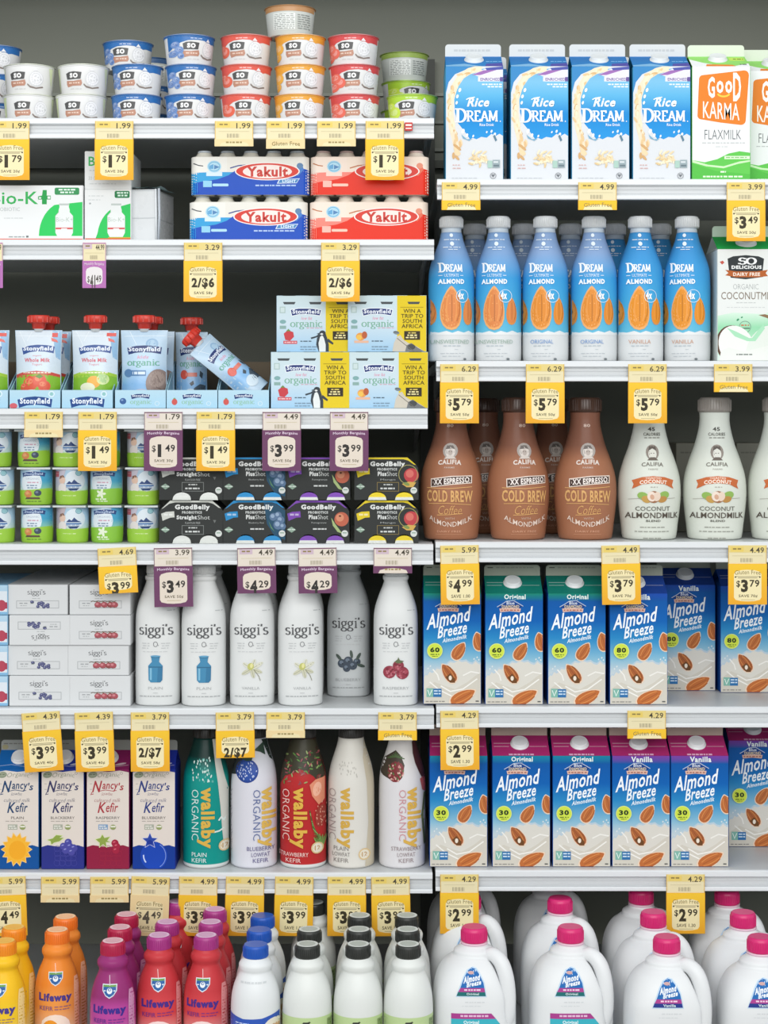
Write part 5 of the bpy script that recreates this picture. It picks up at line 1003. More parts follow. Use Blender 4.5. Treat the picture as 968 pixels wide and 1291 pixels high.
# ------------------------------------------------------------ jugs
S *= .895
def jug(kind):
    sp = Spec('almond_milk_jug'); c = '#e0e2e3'; lip = '#e6dfe2'
    rows = smooth_rows([(0, 50, c), (3, 53, c), (60, 54.4, c), (98, 54, c), (114, 52, c), (126, 49, c), (136, 44.6, c), (143, 39.6, c), (148, 33.6, c), (150, 31.4, c), (152, 28, c), (157, 26.6, c), (160, 22.6, c), (162, 19, c), (164, 18, lip), (168, 17, lip)], 4)
    tn = [3.6 if z < 110 else 3.6-1.5*min(1, (z-110)/40) for z, _, _ in rows]
    pr = [(z*S, rr*S, rr*S*.92, n, cc) for (z, rr, cc), n in zip(rows, tn)]
    th = math.radians(-38)
    def pk(a, z):
        zz = z/S; d = (a-th+PI) % (2*PI)-PI
        e = math.exp(-(d/.25)**2); m = max(0, min(1, (zz-62)/26))*max(0, min(1, (162-zz)/12))*(.55+.45*max(0, min(1, (zz-104)/22)))
        return 1-.36*e*m
    mb = MB(); mb.lathe(pr, 96, pocket=pk); b = sp.part('jug_body', mb.mesh('jug_body', HDPE)); sp.depth = 2*54*.92*S; sp.h = 187*S
    c2, s2 = math.cos(th), math.sin(th)
    def hp(r, z): return (c2*r*S, s2*r*S*.95, z*S)
    path = [hp(20, 150), hp(28, 154.4), hp(37, 152), hp(45, 144), hp(50.6, 130), hp(53.6, 113), hp(54.4, 95), hp(53, 79), hp(47, 64)]
    fine = []
    for i in range(len(path)-1):
        p0, p1, p2, p3 = [Vector(path[max(0, min(len(path)-1, i+q))]) for q in (-1, 0, 1, 2)]
        for j in range(5):
            t = j/5; fine.append(.5*((2*p1)+(p2-p0)*t+(2*p0-5*p1+4*p2-p3)*t*t+(-p0+3*p1-3*p2+p3)*t**3))
    fine.append(Vector(path[-1]))
    mb = MB(); N = len(fine); mb.tube(fine, [(8.8+1.6*math.sin(PI*i/(N-1)*.9))*S for i in range(N)], c, 16); sp.part('jug_handle', mb.mesh('jug_handle', HDPE), b)
    a = Art(); bt = '#1f6a6c' if kind == 'orig' else '#2a3a86'; bl = '#2468ae'
    arcpts = [(-25, 92), (-20, 82), (-15, 70), (-10, 62), (-5, 58.6), (0, 60), (5, 66), (10, 76), (13, 92)]
    a.poly([(x+(-1.2 if x < -5 else 1.2), y+(1.2 if y > 90 else -1.2)) for x, y in arcpts], '#bcd3e6'); a.poly(arcpts, bl)
    a.poly([(-22.8, 86.6), (11.8, 86.6), (13, 92), (-25, 92)], bt); a.poly([(-20, 82), (11, 82), (12, 87), (-22.8, 87)], '#a8408a'); a.dash(-15, 83.4, 7, 1.9, '#e9c9de', 2); a.txt('Original' if kind == 'orig' else 'Vanilla', -12, 87.8, 4, 91, '#cfe0e0', .03)
    a.txt('Almond', -16, 69, 6, 77, '#e6ecf2', .05, .2, sky=.2); a.txt('Breeze', -12, 75.4, 7, 81.6, '#e6ecf2', .05, .2, sky=.2); a.ell(-6, 64, 4, 2, '#c9a2a0', 0, 9); a.dash(-14, 99, 12, 1.2, '#cfd2d4', 7); a.dash(-18, 104, 8, .9, '#d3d6d8', 8)
    up = lambda: [([tuple((p[0], p[1]-15) for p in q) for q in tr], col, k) for tr, col, k in a.it]
    a.it = up(); mb = MB(); a.emit(mb, wrap(pr, 187), 3.5); sp.part('shoulder_label', mb.mesh('shoulder_label', PAPER), b); a = Art()
    a.poly([(-32, 114), (20, 114), (26, 121), (-32, 121)], '#a8408a'); a.dash(-20, 116, 16, 2.4, '#e3bcd6', 3); a.poly([(-32, 121), (26, 121), (33, 130), (-32, 130)], '#3fb0c0' if kind == 'orig' else '#4a63b4'); a.txt('Original' if kind == 'orig' else 'Vanilla', -16, 123, 4, 128, '#dff0f2', .03)
    a.poly([(-32, 130), (33, 130), (33, 176), (-32, 176)], '#1f78bd'); a.txt('Almond', -24, 140, 20, 154, '#eef2f6', .045, .2, sky=.15); a.txt('Breeze', -18, 151, 20, 163, '#eef2f6', .045, .2, sky=.15)
    a.it = up(); mb = MB(); a.emit(mb, wrap(pr, 187), 3.5); sp.part('belly_label', mb.mesh('belly_label', PAPER), b)
    pk_ = '#d3246e'; mb = MB(); mb.lathe(P([(168, 16.8, pk_), (169, 17.4, pk_), (181, 17.2, pk_), (185, 16.6, pk_), (187, 14.6, pk_)]), 36)
    for i in range(36):
        an = 2*PI*i/36; cc, d = math.cos(an), math.sin(an); r1 = 17.3*S; e = .0006; z0, z1 = 170*S, 182*S
        mb.add([(cc*r1-d*e, d*r1+cc*e, z0), (cc*r1+d*e, d*r1-cc*e, z0), (cc*(r1+.0006), d*(r1+.0006), z0), (cc*r1-d*e, d*r1+cc*e, z1), (cc*r1+d*e, d*r1-cc*e, z1), (cc*(r1+.0006), d*(r1+.0006), z1)], [(0, 2, 5, 3), (2, 1, 4, 5), (3, 5, 4)], pk_)
    ci = sp.part('screw_cap', mb.mesh('screw_cap', PLAS))
    mb = MB(); mb.lathe(P([(165.4, 18.2, '#e9c3d4'), (167.8, 18.2, '#e9c3d4')]), 32); sp.part('tamper_ring', mb.mesh('tamper_ring', PLAS), ci)
    return sp
JG = {'orig': jug('orig'), 'van': jug('van')}
S /= .895
# ------------------------------------------------------------ price tags
_tg = {}
def tag_spec(colr, price, reg, full, save):
    k = (colr, price, reg, full, save)
    if k in _tg: return _tg[k]
    Wd = 48; sp = Spec('price_tag'); base, inner, ink = {'y': ('#eab02c', '#ecdfb0', '#3a3424'), 'p': ('#6b3f60', '#dcd0c2', '#33302e'), 'pale': ('#e6cf9c', '#e6d9ac', '#5a5448'), 'n': ('#b26fae', '#e0dcdc', '#55504c')}[colr]
    if colr == 'n': Wd = 29
    t = .0008; wS = Wd*S
    mb = MB(); mb.box(-wS/2, wS/2, -t, 0, -25*S, 0, '#e3d8b0' if colr != 'p' else '#ddd3c6', bev=.0002, seg=1)
    a = Art(); yel = '#e2c768' if colr in ('y', 'pale') else '#c9b3c0'
    if colr in ('p', 'n'): a.line([(0, 0), (0, 25)], 1.6, base); a.line([(Wd, 0), (Wd, 25)], 1.6, base); a.line([(0, 1), (Wd, 1)], 1.2, base)
    else: a.rect(0, 0, Wd, 9, '#e0cc84'); a.line([(.4, 0), (.4, 25)], .9, '#d9a93c'); a.line([(Wd-.4, 0), (Wd-.4, 25)], .9, '#d9a93c')
    a.poly([(Wd*.06, 2), (Wd*.4, 2), (Wd*.4, 8), (Wd*.06, 8)], yel); a.dash(Wd*.12, 3.6, Wd*.34, 1.8, '#8a7a4a', 2)
    a.txt(reg, Wd*.56, 2.6, Wd*.93, 9.6, '#4b463a', .012); a.rect(Wd*.1, 13, Wd*.9, 13.4, '#c3b78e')
    for i in range(12): a.rect(Wd*.32+i*1.3*Wd/48, 16, Wd*.32+(i*1.3+.4+.4*(i % 3 == 0))*Wd/48, 21, '#a39a80')
    a.emit(mb, lambda x, y, o: ((x-Wd/2)*S, -t-o, -y*S), clp=(.2, .2, Wd-.2, 24.8))
    sp.part('shelf_label', mb.mesh('shelf_label', TAGM))
    Hc = {'full': 51, 'half': 34, 'short': 12, 'stub': 9}[full]
    mb = MB(); y0 = -23*S
    mb.box(-wS/2-.0004, wS/2+.0004, -t*2-.0006, -t-.0006, y0-Hc*S, y0, base, bev=.0002, seg=1)
    a = Art(); m_ = Wd/49
    if colr == 'y': a.grad(.6, .6, Wd-.6, 50, [(.6, '#efc233'), (50, '#e6a52a')], 4)
    if Hc >= 30:
        e = Hc-5
        a.poly([(7*m_, 13), (9*m_, 10), (16*m_, 8), (24*m_, 7.4), (33*m_, 8), (40*m_, 10), (42*m_, 13), (42*m_, e-4), (40*m_, e-1), (33*m_, e+.6), (24*m_, e+1), (16*m_, e+.6), (9*m_, e-1), (7*m_, e-4)], inner)
        hd = 'Gluten Free' if colr in ('y', 'pale') else 'Monthly Bargains'
        if colr in ('y', 'pale'):
            a.txt(hd, 8*m_, 8.4, 41*m_, 14, '#8b7a4a', .005, arc=.8); a.rect(9*m_, 15.6, 40*m_, 16.2, '#8b8163'); a.rect(12*m_, 16.8, 37*m_, 18.2, '#b5aa86'); a.ell(9*m_, 16.6, 1.1, 1.1, '#4f472f', n=8); a.ell(40*m_, 16.6, 1.1, 1.1, '#4f472f', n=8)
        else: a.txt(hd, 4*m_, 2.6, 45*m_, 6.8, '#d9c3d6', .02, arc=.9)
        yo = 19 if colr in ('y', 'pale') else 17
        if '/' in price: a.txt(price, 10*m_, yo+2, 39*m_, yo+16, ink, .045)
        else:
            d_, c_ = price.split('.'); a.txt('$', 10*m_, yo+2, 15*m_, yo+11, ink, .015); n_ = len(d_); a.txt(d_, (16 if d_ != '1' else 17.4)*m_, yo+.6, (25 if d_ != '1' else 22)*m_ if n_ == 1 else 27*m_, yo+16.6, ink, .05); a.txt(c_, (27 if n_ == 1 else 28)*m_, yo+1, 39.5*m_, yo+10, ink, .02)
        if Hc > 40: a.txt('SAVE '+save, 13*m_, yo+19.4, 37*m_, yo+23.6, '#5c543e', .015); a.line([(16*m_, yo+26), (34*m_, yo+26)], .5, '#a89664')
    else:
        a.poly([(6, Hc), (8, Hc-4), (16, Hc-6), (24, Hc-6.6), (33, Hc-6), (41, Hc-4), (43, Hc)], inner)
        if full == 'short': a.txt('Gluten Free' if colr != 'p' else 'Monthly Bargains', 7, 3.4, 42, 8.6, '#8b7a4a' if colr != 'p' else '#d9c3d6', .01, arc=.7)
        else: a.dash(14, 3, 34, 2, '#9c8a58', 4)
    a.emit(mb, lambda x, y, o: ((x-Wd/2)*S, -t*2-.0006-o, y0-y*S), clp=(.2, .2, Wd-.2, Hc-.2))
    sp.part('sale_card', mb.mesh('sale_card', TAGM))
    _tg[k] = sp
    return sp
def tag(px, z, colr, price, reg, label, full='full', save='50¢', tilt=0, lean=0):
    sp = tag_spec(colr, price, reg, full, save)
    return put(sp, (px_x(px, -.0052), -.0052, z-.0055), label, 'price tag', 'price tags on the shelf rails', (math.radians(lean), math.radians(tilt), 0))
# ------------------------------------------------------------ the place: floor, case, shelves
def struct(name, mb, m):
    o = bpy.data.objects.new(name, mb.mesh(name, m)); C.objects.link(o); o['kind'] = 'structure'; return o
mb = MB(); mb.box(-3.5, 3.5, -6, 1.0, -.05, 0, '#8f8d88'); struct('floor', mb, PAINT)
GR = '#82857b'
mb = MB(); mb.box(-.95, .95, .56, .60, .0, 2.42, GR)
for z in (2.02, 2.075, 2.13): mb.box(-.95, .95, .553, .56, z, z+.006, '#8f938a')
mb.box(-.95, .95, .54, .56, 1.985, 2.0, '#5c5f58')
struct('wall_back', mb, DARK)
for nm, x in (('wall_left', -.97), ('wall_right', .95)):
    mb = MB(); mb.box(x, x+.02, .0, .60, .0, 2.42, '#6c6f68'); struct(nm, mb, DARK)
mb = MB(); mb.box(-.97, .97, .06, .60, 2.38, 2.42, '#7a7d77'); struct('ceiling', mb, DARK)
mb = MB()
for k in range(24): mb.box(-.25+k*.017, -.243+k*.017, .12, .26, 2.372, 2.38, '#74776f')
mb.box(-.26, .165, .115, .12, 2.37, 2.38, '#74776f'); mb.box(-.26, .165, .26, .265, 2.37, 2.38, '#74776f'); struct('trim_1', mb, DARK)
XM = px_x(549, 0)
for k, x in enumerate((-.9, XM, .9)):
    mb = MB(); mb.box(x-.014, x+.014, .535, .56, .25, 2.2, '#4a4c48')
    struct('trim_%d' % (k+2), mb, DARK)
def shelf(py, px0, px1, label, deck='#c9cccd', depth=.50, front=0.):
    z = py_z(py); x0, x1 = px_x(px0, 0), px_x(px1, 0); depth -= front
    sp = Spec('cooler_shelf'); L = x1-x0; wht = '#dcdfe1'
    m = MB(); m.box(0, L, .004, depth, -.016, 0, deck, bev=.001, seg=1); sp.part('shelf_deck', m.mesh('shelf_deck', PAINT))
    m = MB(); prof = [(.004, .0), (-.0015, .0), (-.0045, -.002), (-.0045, -.0095), (-.001, -.0115), (.002, -.0125), (.002, -.0165), (.0012, -.0170), (.0012, -.0178), (.002, -.0183), (.002, -.0228), (.0012, -.0233), (.0012, -.0241), (.002, -.0246), (.002, -.0262), (-.0035, -.0275), (-.0045, -.029), (-.0045, -.0335), (-.003, -.0345), (.004, -.0345)]
    n = len(prof); cc = [wht]*5+['#babdc0']*11+[wht]*4
    vs = [(0, y, zz) for y, zz in prof]+[(L, y, zz) for y, zz in prof]
    for i in range(n):
        j = (i+1) % n; m.add([vs[i], vs[j], vs[n+j], vs[n+i]], [(3, 2, 1, 0)], '#cbced0' if 4 <= i <= 14 else wht)
    m.add(vs[:n], [tuple(range(n))], wht); m.add(vs[n:], [tuple(range(n))[::-1]], wht)
    sp.part('price_rail', m.mesh('price_rail', PAINT))
    for x in (.012, L-.012):
        m = MB(); m.add([(x-.002, .02, -.016), (x-.002, depth+.05, -.016), (x-.002, depth+.05, -.085), (x+.002, .02, -.016), (x+.002, depth+.05, -.016), (x+.002, depth+.05, -.085)], [(0, 2, 1), (3, 4, 5), (0, 1, 4, 3), (1, 2, 5, 4), (2, 0, 3, 5)], '#a9acac'); sp.part('shelf_bracket', m.mesh('shelf_bracket', PAINT))
    put(sp, (x0, front, z), label, 'shelf', 'white cooler shelves')
    return z
ZL = [shelf(149, -150, 547, 'white shelf holding the small coconut yogurt tubs'),
      shelf(302, -150, 547, 'white shelf under the probiotic boxes and little yogurt drinks'),
      shelf(515, -150, 539, 'white shelf under the squeeze pouches and smoothie four-packs'),
      shelf(686, -150, 546, 'white shelf under the black shot packs and baby yogurt cups'),
      shelf(893, -150, 547, 'white shelf under the white yogurt bottles and tube boxes'),
      shelf(1100, -150, 545, 'white shelf under the tall kefir bottles and kefir cartons')]
ZR = [shelf(226, 551, 1130, 'white shelf under the rice drink and flax milk cartons'),
      shelf(455, 550, 1130, 'white shelf under the blue almond drink bottles'),
      shelf(683, 549, 1130, 'white shelf under the brown and white carafes'),
      shelf(891, 550, 1130, 'white shelf under the upper row of almond milk cartons'),
      shelf(1097, 549, 1130, 'white shelf under the lower row of almond milk cartons')]
ZB = shelf(1301.5, -150, 1130, 'bottom white shelf under the jugs and kefir bottles', front=-.29)
# ------------------------------------------------------------ top left: yogurt tubs
G = 'stacked coconut yogurt tubs'; th = 38*S
def tubs(px, kinds, y, words, dxs=None, rz=None):
    for i, k in enumerate(kinds):
        sp = TUB[k] if isinstance(k, str) else k
        dx = dxs[i] if dxs else 0; r = rz[i] if rz else 0
        on(sp, px+dx, ZL[0], words[i], 'yogurt tub', G, y, r, i*th)
tubs(30, ['white', 'white'], .05, ['plain white yogurt tub at the left photo edge, bottom of its pair', 'plain white yogurt tub at the left photo edge, upper of its pair'], [0, 1], [10, -4])
tubs(98, ['white', 'white'], .05, ['plain white yogurt tub beside the blue stacks, bottom of its pair', 'plain white yogurt tub beside the blue stacks, upper of its pair'], [-1, 2], [3, 0])
tubs(168, ['blue', 'blue'], .05, ['blue-banded yogurt tub beside the white ones, bottom of its stack', 'blue-banded yogurt tub beside the white ones, middle of its stack'], [0, 1], [0, -4])
tubs(236, ['blue', 'blue', 'blue'], .05, ['blue-banded yogurt tub next to the coral stack, bottom of three', 'blue-banded yogurt tub next to the coral stack, middle of three', 'blue-banded yogurt tub next to the coral stack, top of three, showing blueberries'], [0, 1, -1], [8, 12, 26])
tubs(308, ['coral', 'coral', 'coral'], .05, ['coral-banded yogurt tub, bottom of its stack, between blue and orange', 'coral-banded yogurt tub, middle of its stack, between blue and orange', 'coral-banded yogurt tub, top of its stack, between blue and orange'], [-1, 0, 0], [14, 5, -4])
tubs(377, ['orange', 'orange', 'orange'], .05, ['orange-banded yogurt tub, bottom of its stack', 'orange-banded yogurt tub, middle of its stack', 'orange-banded yogurt tub, third up, below the turned tub'], [-1, 0, 0])
on(TBO, 364, ZL[0], 'brown-rimmed yogurt tub turned backwards on top of the orange stack', 'yogurt tub', G, .055, 0, 3*th)
tubs(446, ['red', 'red', 'red'], .05, ['red-banded yogurt tub, bottom of its stack', 'red-banded yogurt tub, middle of its stack', 'red-banded yogurt tub, top of its stack'], [0, 0, -1], [10, 10, -4])
tubs(520, ['lime'], .05, ['lime-banded yogurt tub at the front right end of the top shelf'])
on(TUB['lime'], 512, ZL[0], 'lime-banded yogurt tub half hidden behind the front lime tub', 'yogurt tub', G, .20, 30, th)
on(TUB['lime'], 511, ZL[0], 'lime-banded yogurt tub at the base of the rear lime stack', 'yogurt tub', G, .20, 20, 0)
on(TBL, 510, ZL[0], 'dull green yogurt tub turned backwards on the rear lime stack', 'yogurt tub', G, .20, 0, 2*th)
on(TUB['blue'], 157, ZL[0], 'blue-banded yogurt tub set back, top of its stack beside the white ones', 'yogurt tub', G, .10, 4, 2*th)
for k in range(3): on(TBB if k == 2 else TUB['blue'], 186, ZL[0], ['dark blue yogurt tub at the base of the shadowed rear stack', 'dark blue yogurt tub in the middle of the shadowed rear stack', 'dark blue yogurt tub turned backwards on top of the shadowed rear stack'][k], 'yogurt tub', G, .25, 30, k*th)
for k in range(3): on(TUB['blue'], -11, ZL[0], ['blue-banded yogurt tub cut by the left edge, base of the rear stack', 'blue-banded yogurt tub cut by the left edge, middle of the rear stack', 'blue-banded yogurt tub cut by the left edge, top of the rear stack'][k], 'yogurt tub', G, .14, 18-9*k, k*th)
# ------------------------------------------------------------ second left: probiotic boxes, small drinks
on(BIOW, 45, ZL[1], 'wide white probiotic box with green swoosh and printed jar', 'box', None, .025)
on(BIOL, 136, ZL[1], 'small white probiotic box with green swoosh, under another box', 'box', None, .025)
on(BIOU, 136, ZL[1], 'small white probiotic box on top of the green swoosh box, half behind a tag', 'box', None, .032, 0, 65*S)
on(WRAP, 187, ZL[1], 'plain white carton in crinkled clear film beside the probiotic boxes', 'pack', None, .035, -9)
GY = 'shrink-wrapped five-packs of little yogurt drinks'
for i, (k, nm) in enumerate((('blue', 'blue'), ('red', 'red'))):
    cx = (313, 465)[i]
    on(YK[k], cx, ZL[1], f'{nm} wrapped five-pack of small yogurt drinks, standing on the shelf', 'drink pack', GY, .02)
    on(YK[k], cx+(1 if i else 2), ZL[1], f'{nm} wrapped five-pack of small yogurt drinks, stacked on another pack', 'drink pack', GY, .022, 0, 57.4*S)
# ------------------------------------------------------------ third left: pouches, trays, four-packs
GT = 'pale blue display trays'; GP = 'squeeze pouches with red caps'
for px, k, lb in ((-22, 'big', 'pale blue tray cut off by the left photo edge'), (44, 'bigs', 'pale blue tray with strawberry corner under the strawberry pouches'), (110, 'big', 'pale blue tray under the orange and green pouch'), (177, 'blue', 'pale blue tray with a printed blueberry'), (242, 'red', 'pale blue tray with a printed strawberry under the upright slim pouch'), (307, 'red', 'pale blue tray with a printed strawberry under the toppled pouch')):
    on(TR[k], px, ZL[2], lb, 'display tray', GT, .02)
for px, k, y, lb in ((-21, 'banana', .034, 'yogurt pouch with green print cut off by the left photo edge'), (46, 'straw', .034, 'front yogurt pouch with strawberries and red cap'), (58, 'straw', .078, 'yogurt pouch with strawberries standing behind the front strawberry pouch'), (118, 'banana', .034, 'yogurt pouch with orange fruit on green and red cap'), (180, 'blue', .034, 'pale blue yogurt pouch with a brown animal picture'), (189, 'blue', .08, 'pale blue yogurt pouch standing behind the brown animal pouch'), (240, 'slim', .105, 'narrow pale blue yogurt pouch standing upright behind the toppled one')):
    on(PO[k], px, ZL[2]+.002, lb, 'yogurt pouch', GP, y)
o = put(PO['slim'], (px_x(326, .05), .052, ZL[2]+.026), 'yogurt pouch toppled sideways in its tray, red cap leaning left', 'yogurt pouch', GP)
o.rotation_mode = 'ZYX'; o.rotation_euler = (0, math.radians(-50), math.radians(32))
GS = 'four-packs of smoothie bottles'
on(SM['straw'], 391, ZL[2], 'strawberry smoothie four-pack with penguin, front row at the bottom', 'smoothie pack', GS, .02)
on(SM['peach'], 490, ZL[2], 'peach smoothie four-pack with yellow panel, front row at the bottom', 'smoothie pack', GS, .02)
on(SM['straw'], 398, ZL[2], 'strawberry smoothie four-pack with penguin, stacked on top', 'smoothie pack', GS, .028, 0, 71.4*S)
on(SM['peach'], 488, ZL[2], 'peach smoothie four-pack with yellow panel, stacked on top', 'smoothie pack', GS, .022, 0, 71.4*S)
# ------------------------------------------------------------ fourth left: baby cups, shot packs
GC = 'small baby yogurt cups in three layers'
cols = [(-7, ['mum', 'mum', 'mum']), (42, ['fruit']*3), (87, ['mum', 'kid', 'mum']), (131, ['vanilla']*3), (178, ['kid']*3)]
wd = ['cut off by the left edge', 'with printed fruit', 'with a mother and child, second from left', 'with a white flower', 'with a child beside the black packs']
for (px, ks), wdd in zip(cols, wd):
    for i, k in enumerate(ks): on(BC[k], px+[1, 0, -3][i]*(px < 170), ZL[3], f'yogurt cup {wdd}, {["bottom", "middle", "top"][i]} layer', 'yogurt cup', GC, .022, random.uniform(-3, 3), i*48.0*S)
GG = 'black probiotic shot packs'
for px, k, nm in ((241, 'grey', 'grey'), (321, 'blue', 'blue'), (400, 'purple', 'purple'), (487, 'yellow', 'yellow')):
    on(GB[k], px, ZL[3], f'black probiotic shot pack with {nm} trim, lower of two', 'drink pack', GG, .02)
    on(GB[k], px+[0, 0, 1, 0][('grey', 'blue', 'purple', 'yellow').index(k)], ZL[3], f'black probiotic shot pack with {nm} trim, upper of two', 'drink pack', GG, .02, 0, 54.4*S)
# ------------------------------------------------------------ fifth left: tube boxes, skyr bottles
GX = 'white yogurt tube boxes'
for i, (k, px, lb) in enumerate((('blu', 50, 'white tube box with blueberries, bottom of the left stack'), ('blu', 48, 'white tube box with blueberries, second up in the left stack'), ('bluf', 50, 'white tube box lying upside down in the left stack'), ('blu', 47, 'white tube box with blueberries, top of the left stack'))): on(BB[k], px, ZL[4], lb, 'box', GX, .02+.004*(i % 2), 0, i*38.3*S)
for i, px in enumerate((126, 124, 126, 126)): on(BB['ras'], px, ZL[4], f'white tube box with raspberries, {["bottom", "second up", "third up", "top"][i]} in the right stack', 'box', GX, .02+.003*(i % 2), 0, i*38.3*S)
for i in range(4): on(FB, -25, ZL[4], f'pale blue fruit box cut off by the left edge, {["bottom", "second up", "third up", "topmost"][i]}', 'box', 'pale blue boxes at the left edge', .02, 0, i*38.3*S)
GK = 'tall white yogurt bottles'
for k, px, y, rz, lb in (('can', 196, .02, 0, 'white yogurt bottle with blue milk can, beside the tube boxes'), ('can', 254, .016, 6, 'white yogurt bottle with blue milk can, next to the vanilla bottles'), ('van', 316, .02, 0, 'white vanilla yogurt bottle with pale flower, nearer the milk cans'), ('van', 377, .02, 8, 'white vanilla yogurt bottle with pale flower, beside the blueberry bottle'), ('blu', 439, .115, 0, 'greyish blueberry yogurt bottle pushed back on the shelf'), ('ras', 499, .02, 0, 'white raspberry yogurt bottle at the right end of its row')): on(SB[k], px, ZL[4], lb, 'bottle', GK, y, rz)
for px, lb in ((205, 'white bottle behind the first milk can bottle'), (322, 'white bottle behind the first vanilla bottle'), (262, 'white bottle behind the second milk can bottle'), (380, 'white bottle behind the second vanilla bottle')): on(SB['van'], px, ZL[4], lb, 'bottle', GK, .12)
# ------------------------------------------------------------ sixth left: kefir cartons, kefir bottles
for k, px, lb in (('sun', 22, 'cream kefir carton with a yellow sun at the left edge'), ('black', 79, 'cream kefir carton with dark blackberries and purple base'), ('rasp', 136, 'cream kefir carton with a raspberry and dark red base'), ('blue', 194, 'cream kefir carton with a big blueberry and blue base')): on(KC[k], px, ZL[5], lb, 'carton', 'cream kefir cartons', .02)
for k, px, lb in (('teal', 257, 'teal kefir bottle with black cap and gold lettering'), ('blue', 318, 'pale kefir bottle with a large blueberry near its neck'), ('red', 381, 'red kefir bottle covered in strawberries'), ('plain', 442, 'plain cream kefir bottle with black cap and gold lettering'), ('straw', 507, 'pale kefir bottle with a dark strawberry near its neck')): on(WB[k], px, ZL[5], lb, 'bottle', 'tall kefir bottles with black caps', .02)
# ------------------------------------------------------------ bottom left: fruit and plain kefir
GL_ = 'fruit kefir bottles on the bottom shelf'; 
def behind(px, y0, y): return HX+(px-HX)*(D0+y0)/(D0+y)
def row(sp, px, n, h, label, y0=-.25, dx=0, cat='bottle', grp=GL_, pitch=.0735, rear=None):
    for i in range(n):
        y = rear if rear is not None and i == n-1 else y0+i*pitch
        on(sp, behind(px+dx*i, y0, y), ZB, label+[', front of its row', ', second in its row', ', rear of its row'][i], cat, grp, y, random.uniform(-6, 6))
row(LB['yel'], -1, 2, 0, 'yellow kefir bottle with orange cap at the left edge')
row(LB['ora'], 67, 2, 0, 'orange kefir bottle with orange cap', y0=-.19)
row(LB['mag'], 138, 3, 0, 'magenta kefir bottle with crimson cap', y0=-.25)
row(LB['red'], 197, 3, 0, 'red kefir bottle with purple cap, beside the magenta ones', y0=-.22, dx=3, rear=-.025)
row(LB['red'], 257, 3, 0, 'red kefir bottle with purple cap, beside the blue-capped ones', y0=-.22)
GW = 'white kefir bottles on the bottom shelf'; wp = .0795
row(PB['blue'], 320, 3, 0, 'white kefir bottle with blue cap', grp=GW, pitch=wp)
row(PB['black'], 386, 3, 0, 'white kefir bottle with black cap, beside the blue-capped ones', grp=GW, pitch=wp, rear=-.012)
row(PB['black'], 451, 3, 0, 'white kefir bottle with black cap, middle of three such rows', grp=GW, pitch=wp)
row(PB['black'], 515, 3, 0, 'white kefir bottle with black cap, beside the jugs', grp=GW, pitch=wp)
# ------------------------------------------------------------ right side
GR_ = 'blue rice drink cartons'
for px, y, lb in ((598, .02, 'blue rice drink carton, first from the left'), (680, .02, 'blue rice drink carton, second from the left'), (757, .02, 'blue rice drink carton, second from the flax milk'), (834, .02, 'blue rice drink carton right beside the flax milk')): on(RICE, px, ZR[0], lb, 'carton', GR_, y)
for px, lb in ((606, 'rice drink carton hidden behind the first one'), (688, 'rice drink carton hidden behind the second one'), (764, 'rice drink carton hidden behind the third one')): on(RICE, px, ZR[0], lb, 'carton', GR_, .13)
on(FLAX, 909, ZR[0], 'white and green flax milk carton with orange square, in front', 'carton', 'flax milk cartons', .02)
on(FLAX, 977, ZR[0], 'white and green flax milk carton with orange square, cut by the right edge', 'carton', 'flax milk cartons', .06)
GD = 'blue almond drink bottles'
for k, px, lb, rz in (('uns', 570, 'blue almond drink bottle, unsweetened, beside the shelf gap', 14), ('uns', 630, 'blue almond drink bottle, unsweetened, second in its row', 2), ('ori', 690, 'blue almond drink bottle with original label, beside the unsweetened ones', 1), ('ori', 752, 'blue almond drink bottle with original label, beside the vanilla ones', 4), ('van', 811, 'deep blue vanilla almond drink bottle next to the originals', 6), ('van', 871, 'deep blue vanilla almond drink bottle next to the coconut carton', -6)): on(DB[k], px, ZR[1], lb, 'bottle', GD, .02, rz)
for i, px in enumerate((600, 662, 722, 778, 836)): on(DB['van' if i > 2 else 'ori'], px, ZR[1], ['blue bottle in the rear row behind the two unsweetened ones', 'blue bottle in the rear row behind the first original bottle', 'blue bottle in the rear row between the two originals', 'blue bottle in the rear row left of the vanilla bottles', 'blue bottle in the rear row between the two vanilla bottles'][i], 'bottle', GD, .14)
on(COCO, 944, ZR[1], 'coconut milk carton with green top and white coconut picture', 'carton', None, .02)
GQ = 'curvy milk carafes'
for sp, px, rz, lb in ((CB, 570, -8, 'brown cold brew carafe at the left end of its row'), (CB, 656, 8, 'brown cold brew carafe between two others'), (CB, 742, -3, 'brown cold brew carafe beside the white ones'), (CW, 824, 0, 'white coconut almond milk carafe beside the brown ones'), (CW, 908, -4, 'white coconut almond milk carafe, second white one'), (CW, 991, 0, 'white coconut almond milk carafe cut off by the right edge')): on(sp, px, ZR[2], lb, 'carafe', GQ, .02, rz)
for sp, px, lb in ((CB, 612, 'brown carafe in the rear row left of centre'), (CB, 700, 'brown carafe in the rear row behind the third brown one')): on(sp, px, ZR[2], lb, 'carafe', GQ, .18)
mb_a = Art(); mb_a.rect(0, 0, 40, 60, '#8f8f84'); mb_a.dash(6, 12, 34, 2, '#77776e', 1)
PLB = boxed('dimmed_carton', 40, 60, .09, '#8a897d', mb_a)  # white cartons, the grey is the dimness behind the carafes painted in
for i, (px, up, lb) in enumerate(((862, 0, 'white carton painted grey for the dark behind the white carafes, lower'), (866, 60.4*S, 'white carton painted grey for the dark behind the white carafes, upper'), (946, 0, 'white carton painted grey for the dark near the right edge, lower'), (942, 60.4*S, 'white carton painted grey for the dark near the right edge, upper'))): on(PLB, px, ZR[2], lb, 'box', 'white cartons painted grey behind the carafes', .24, 8, up)
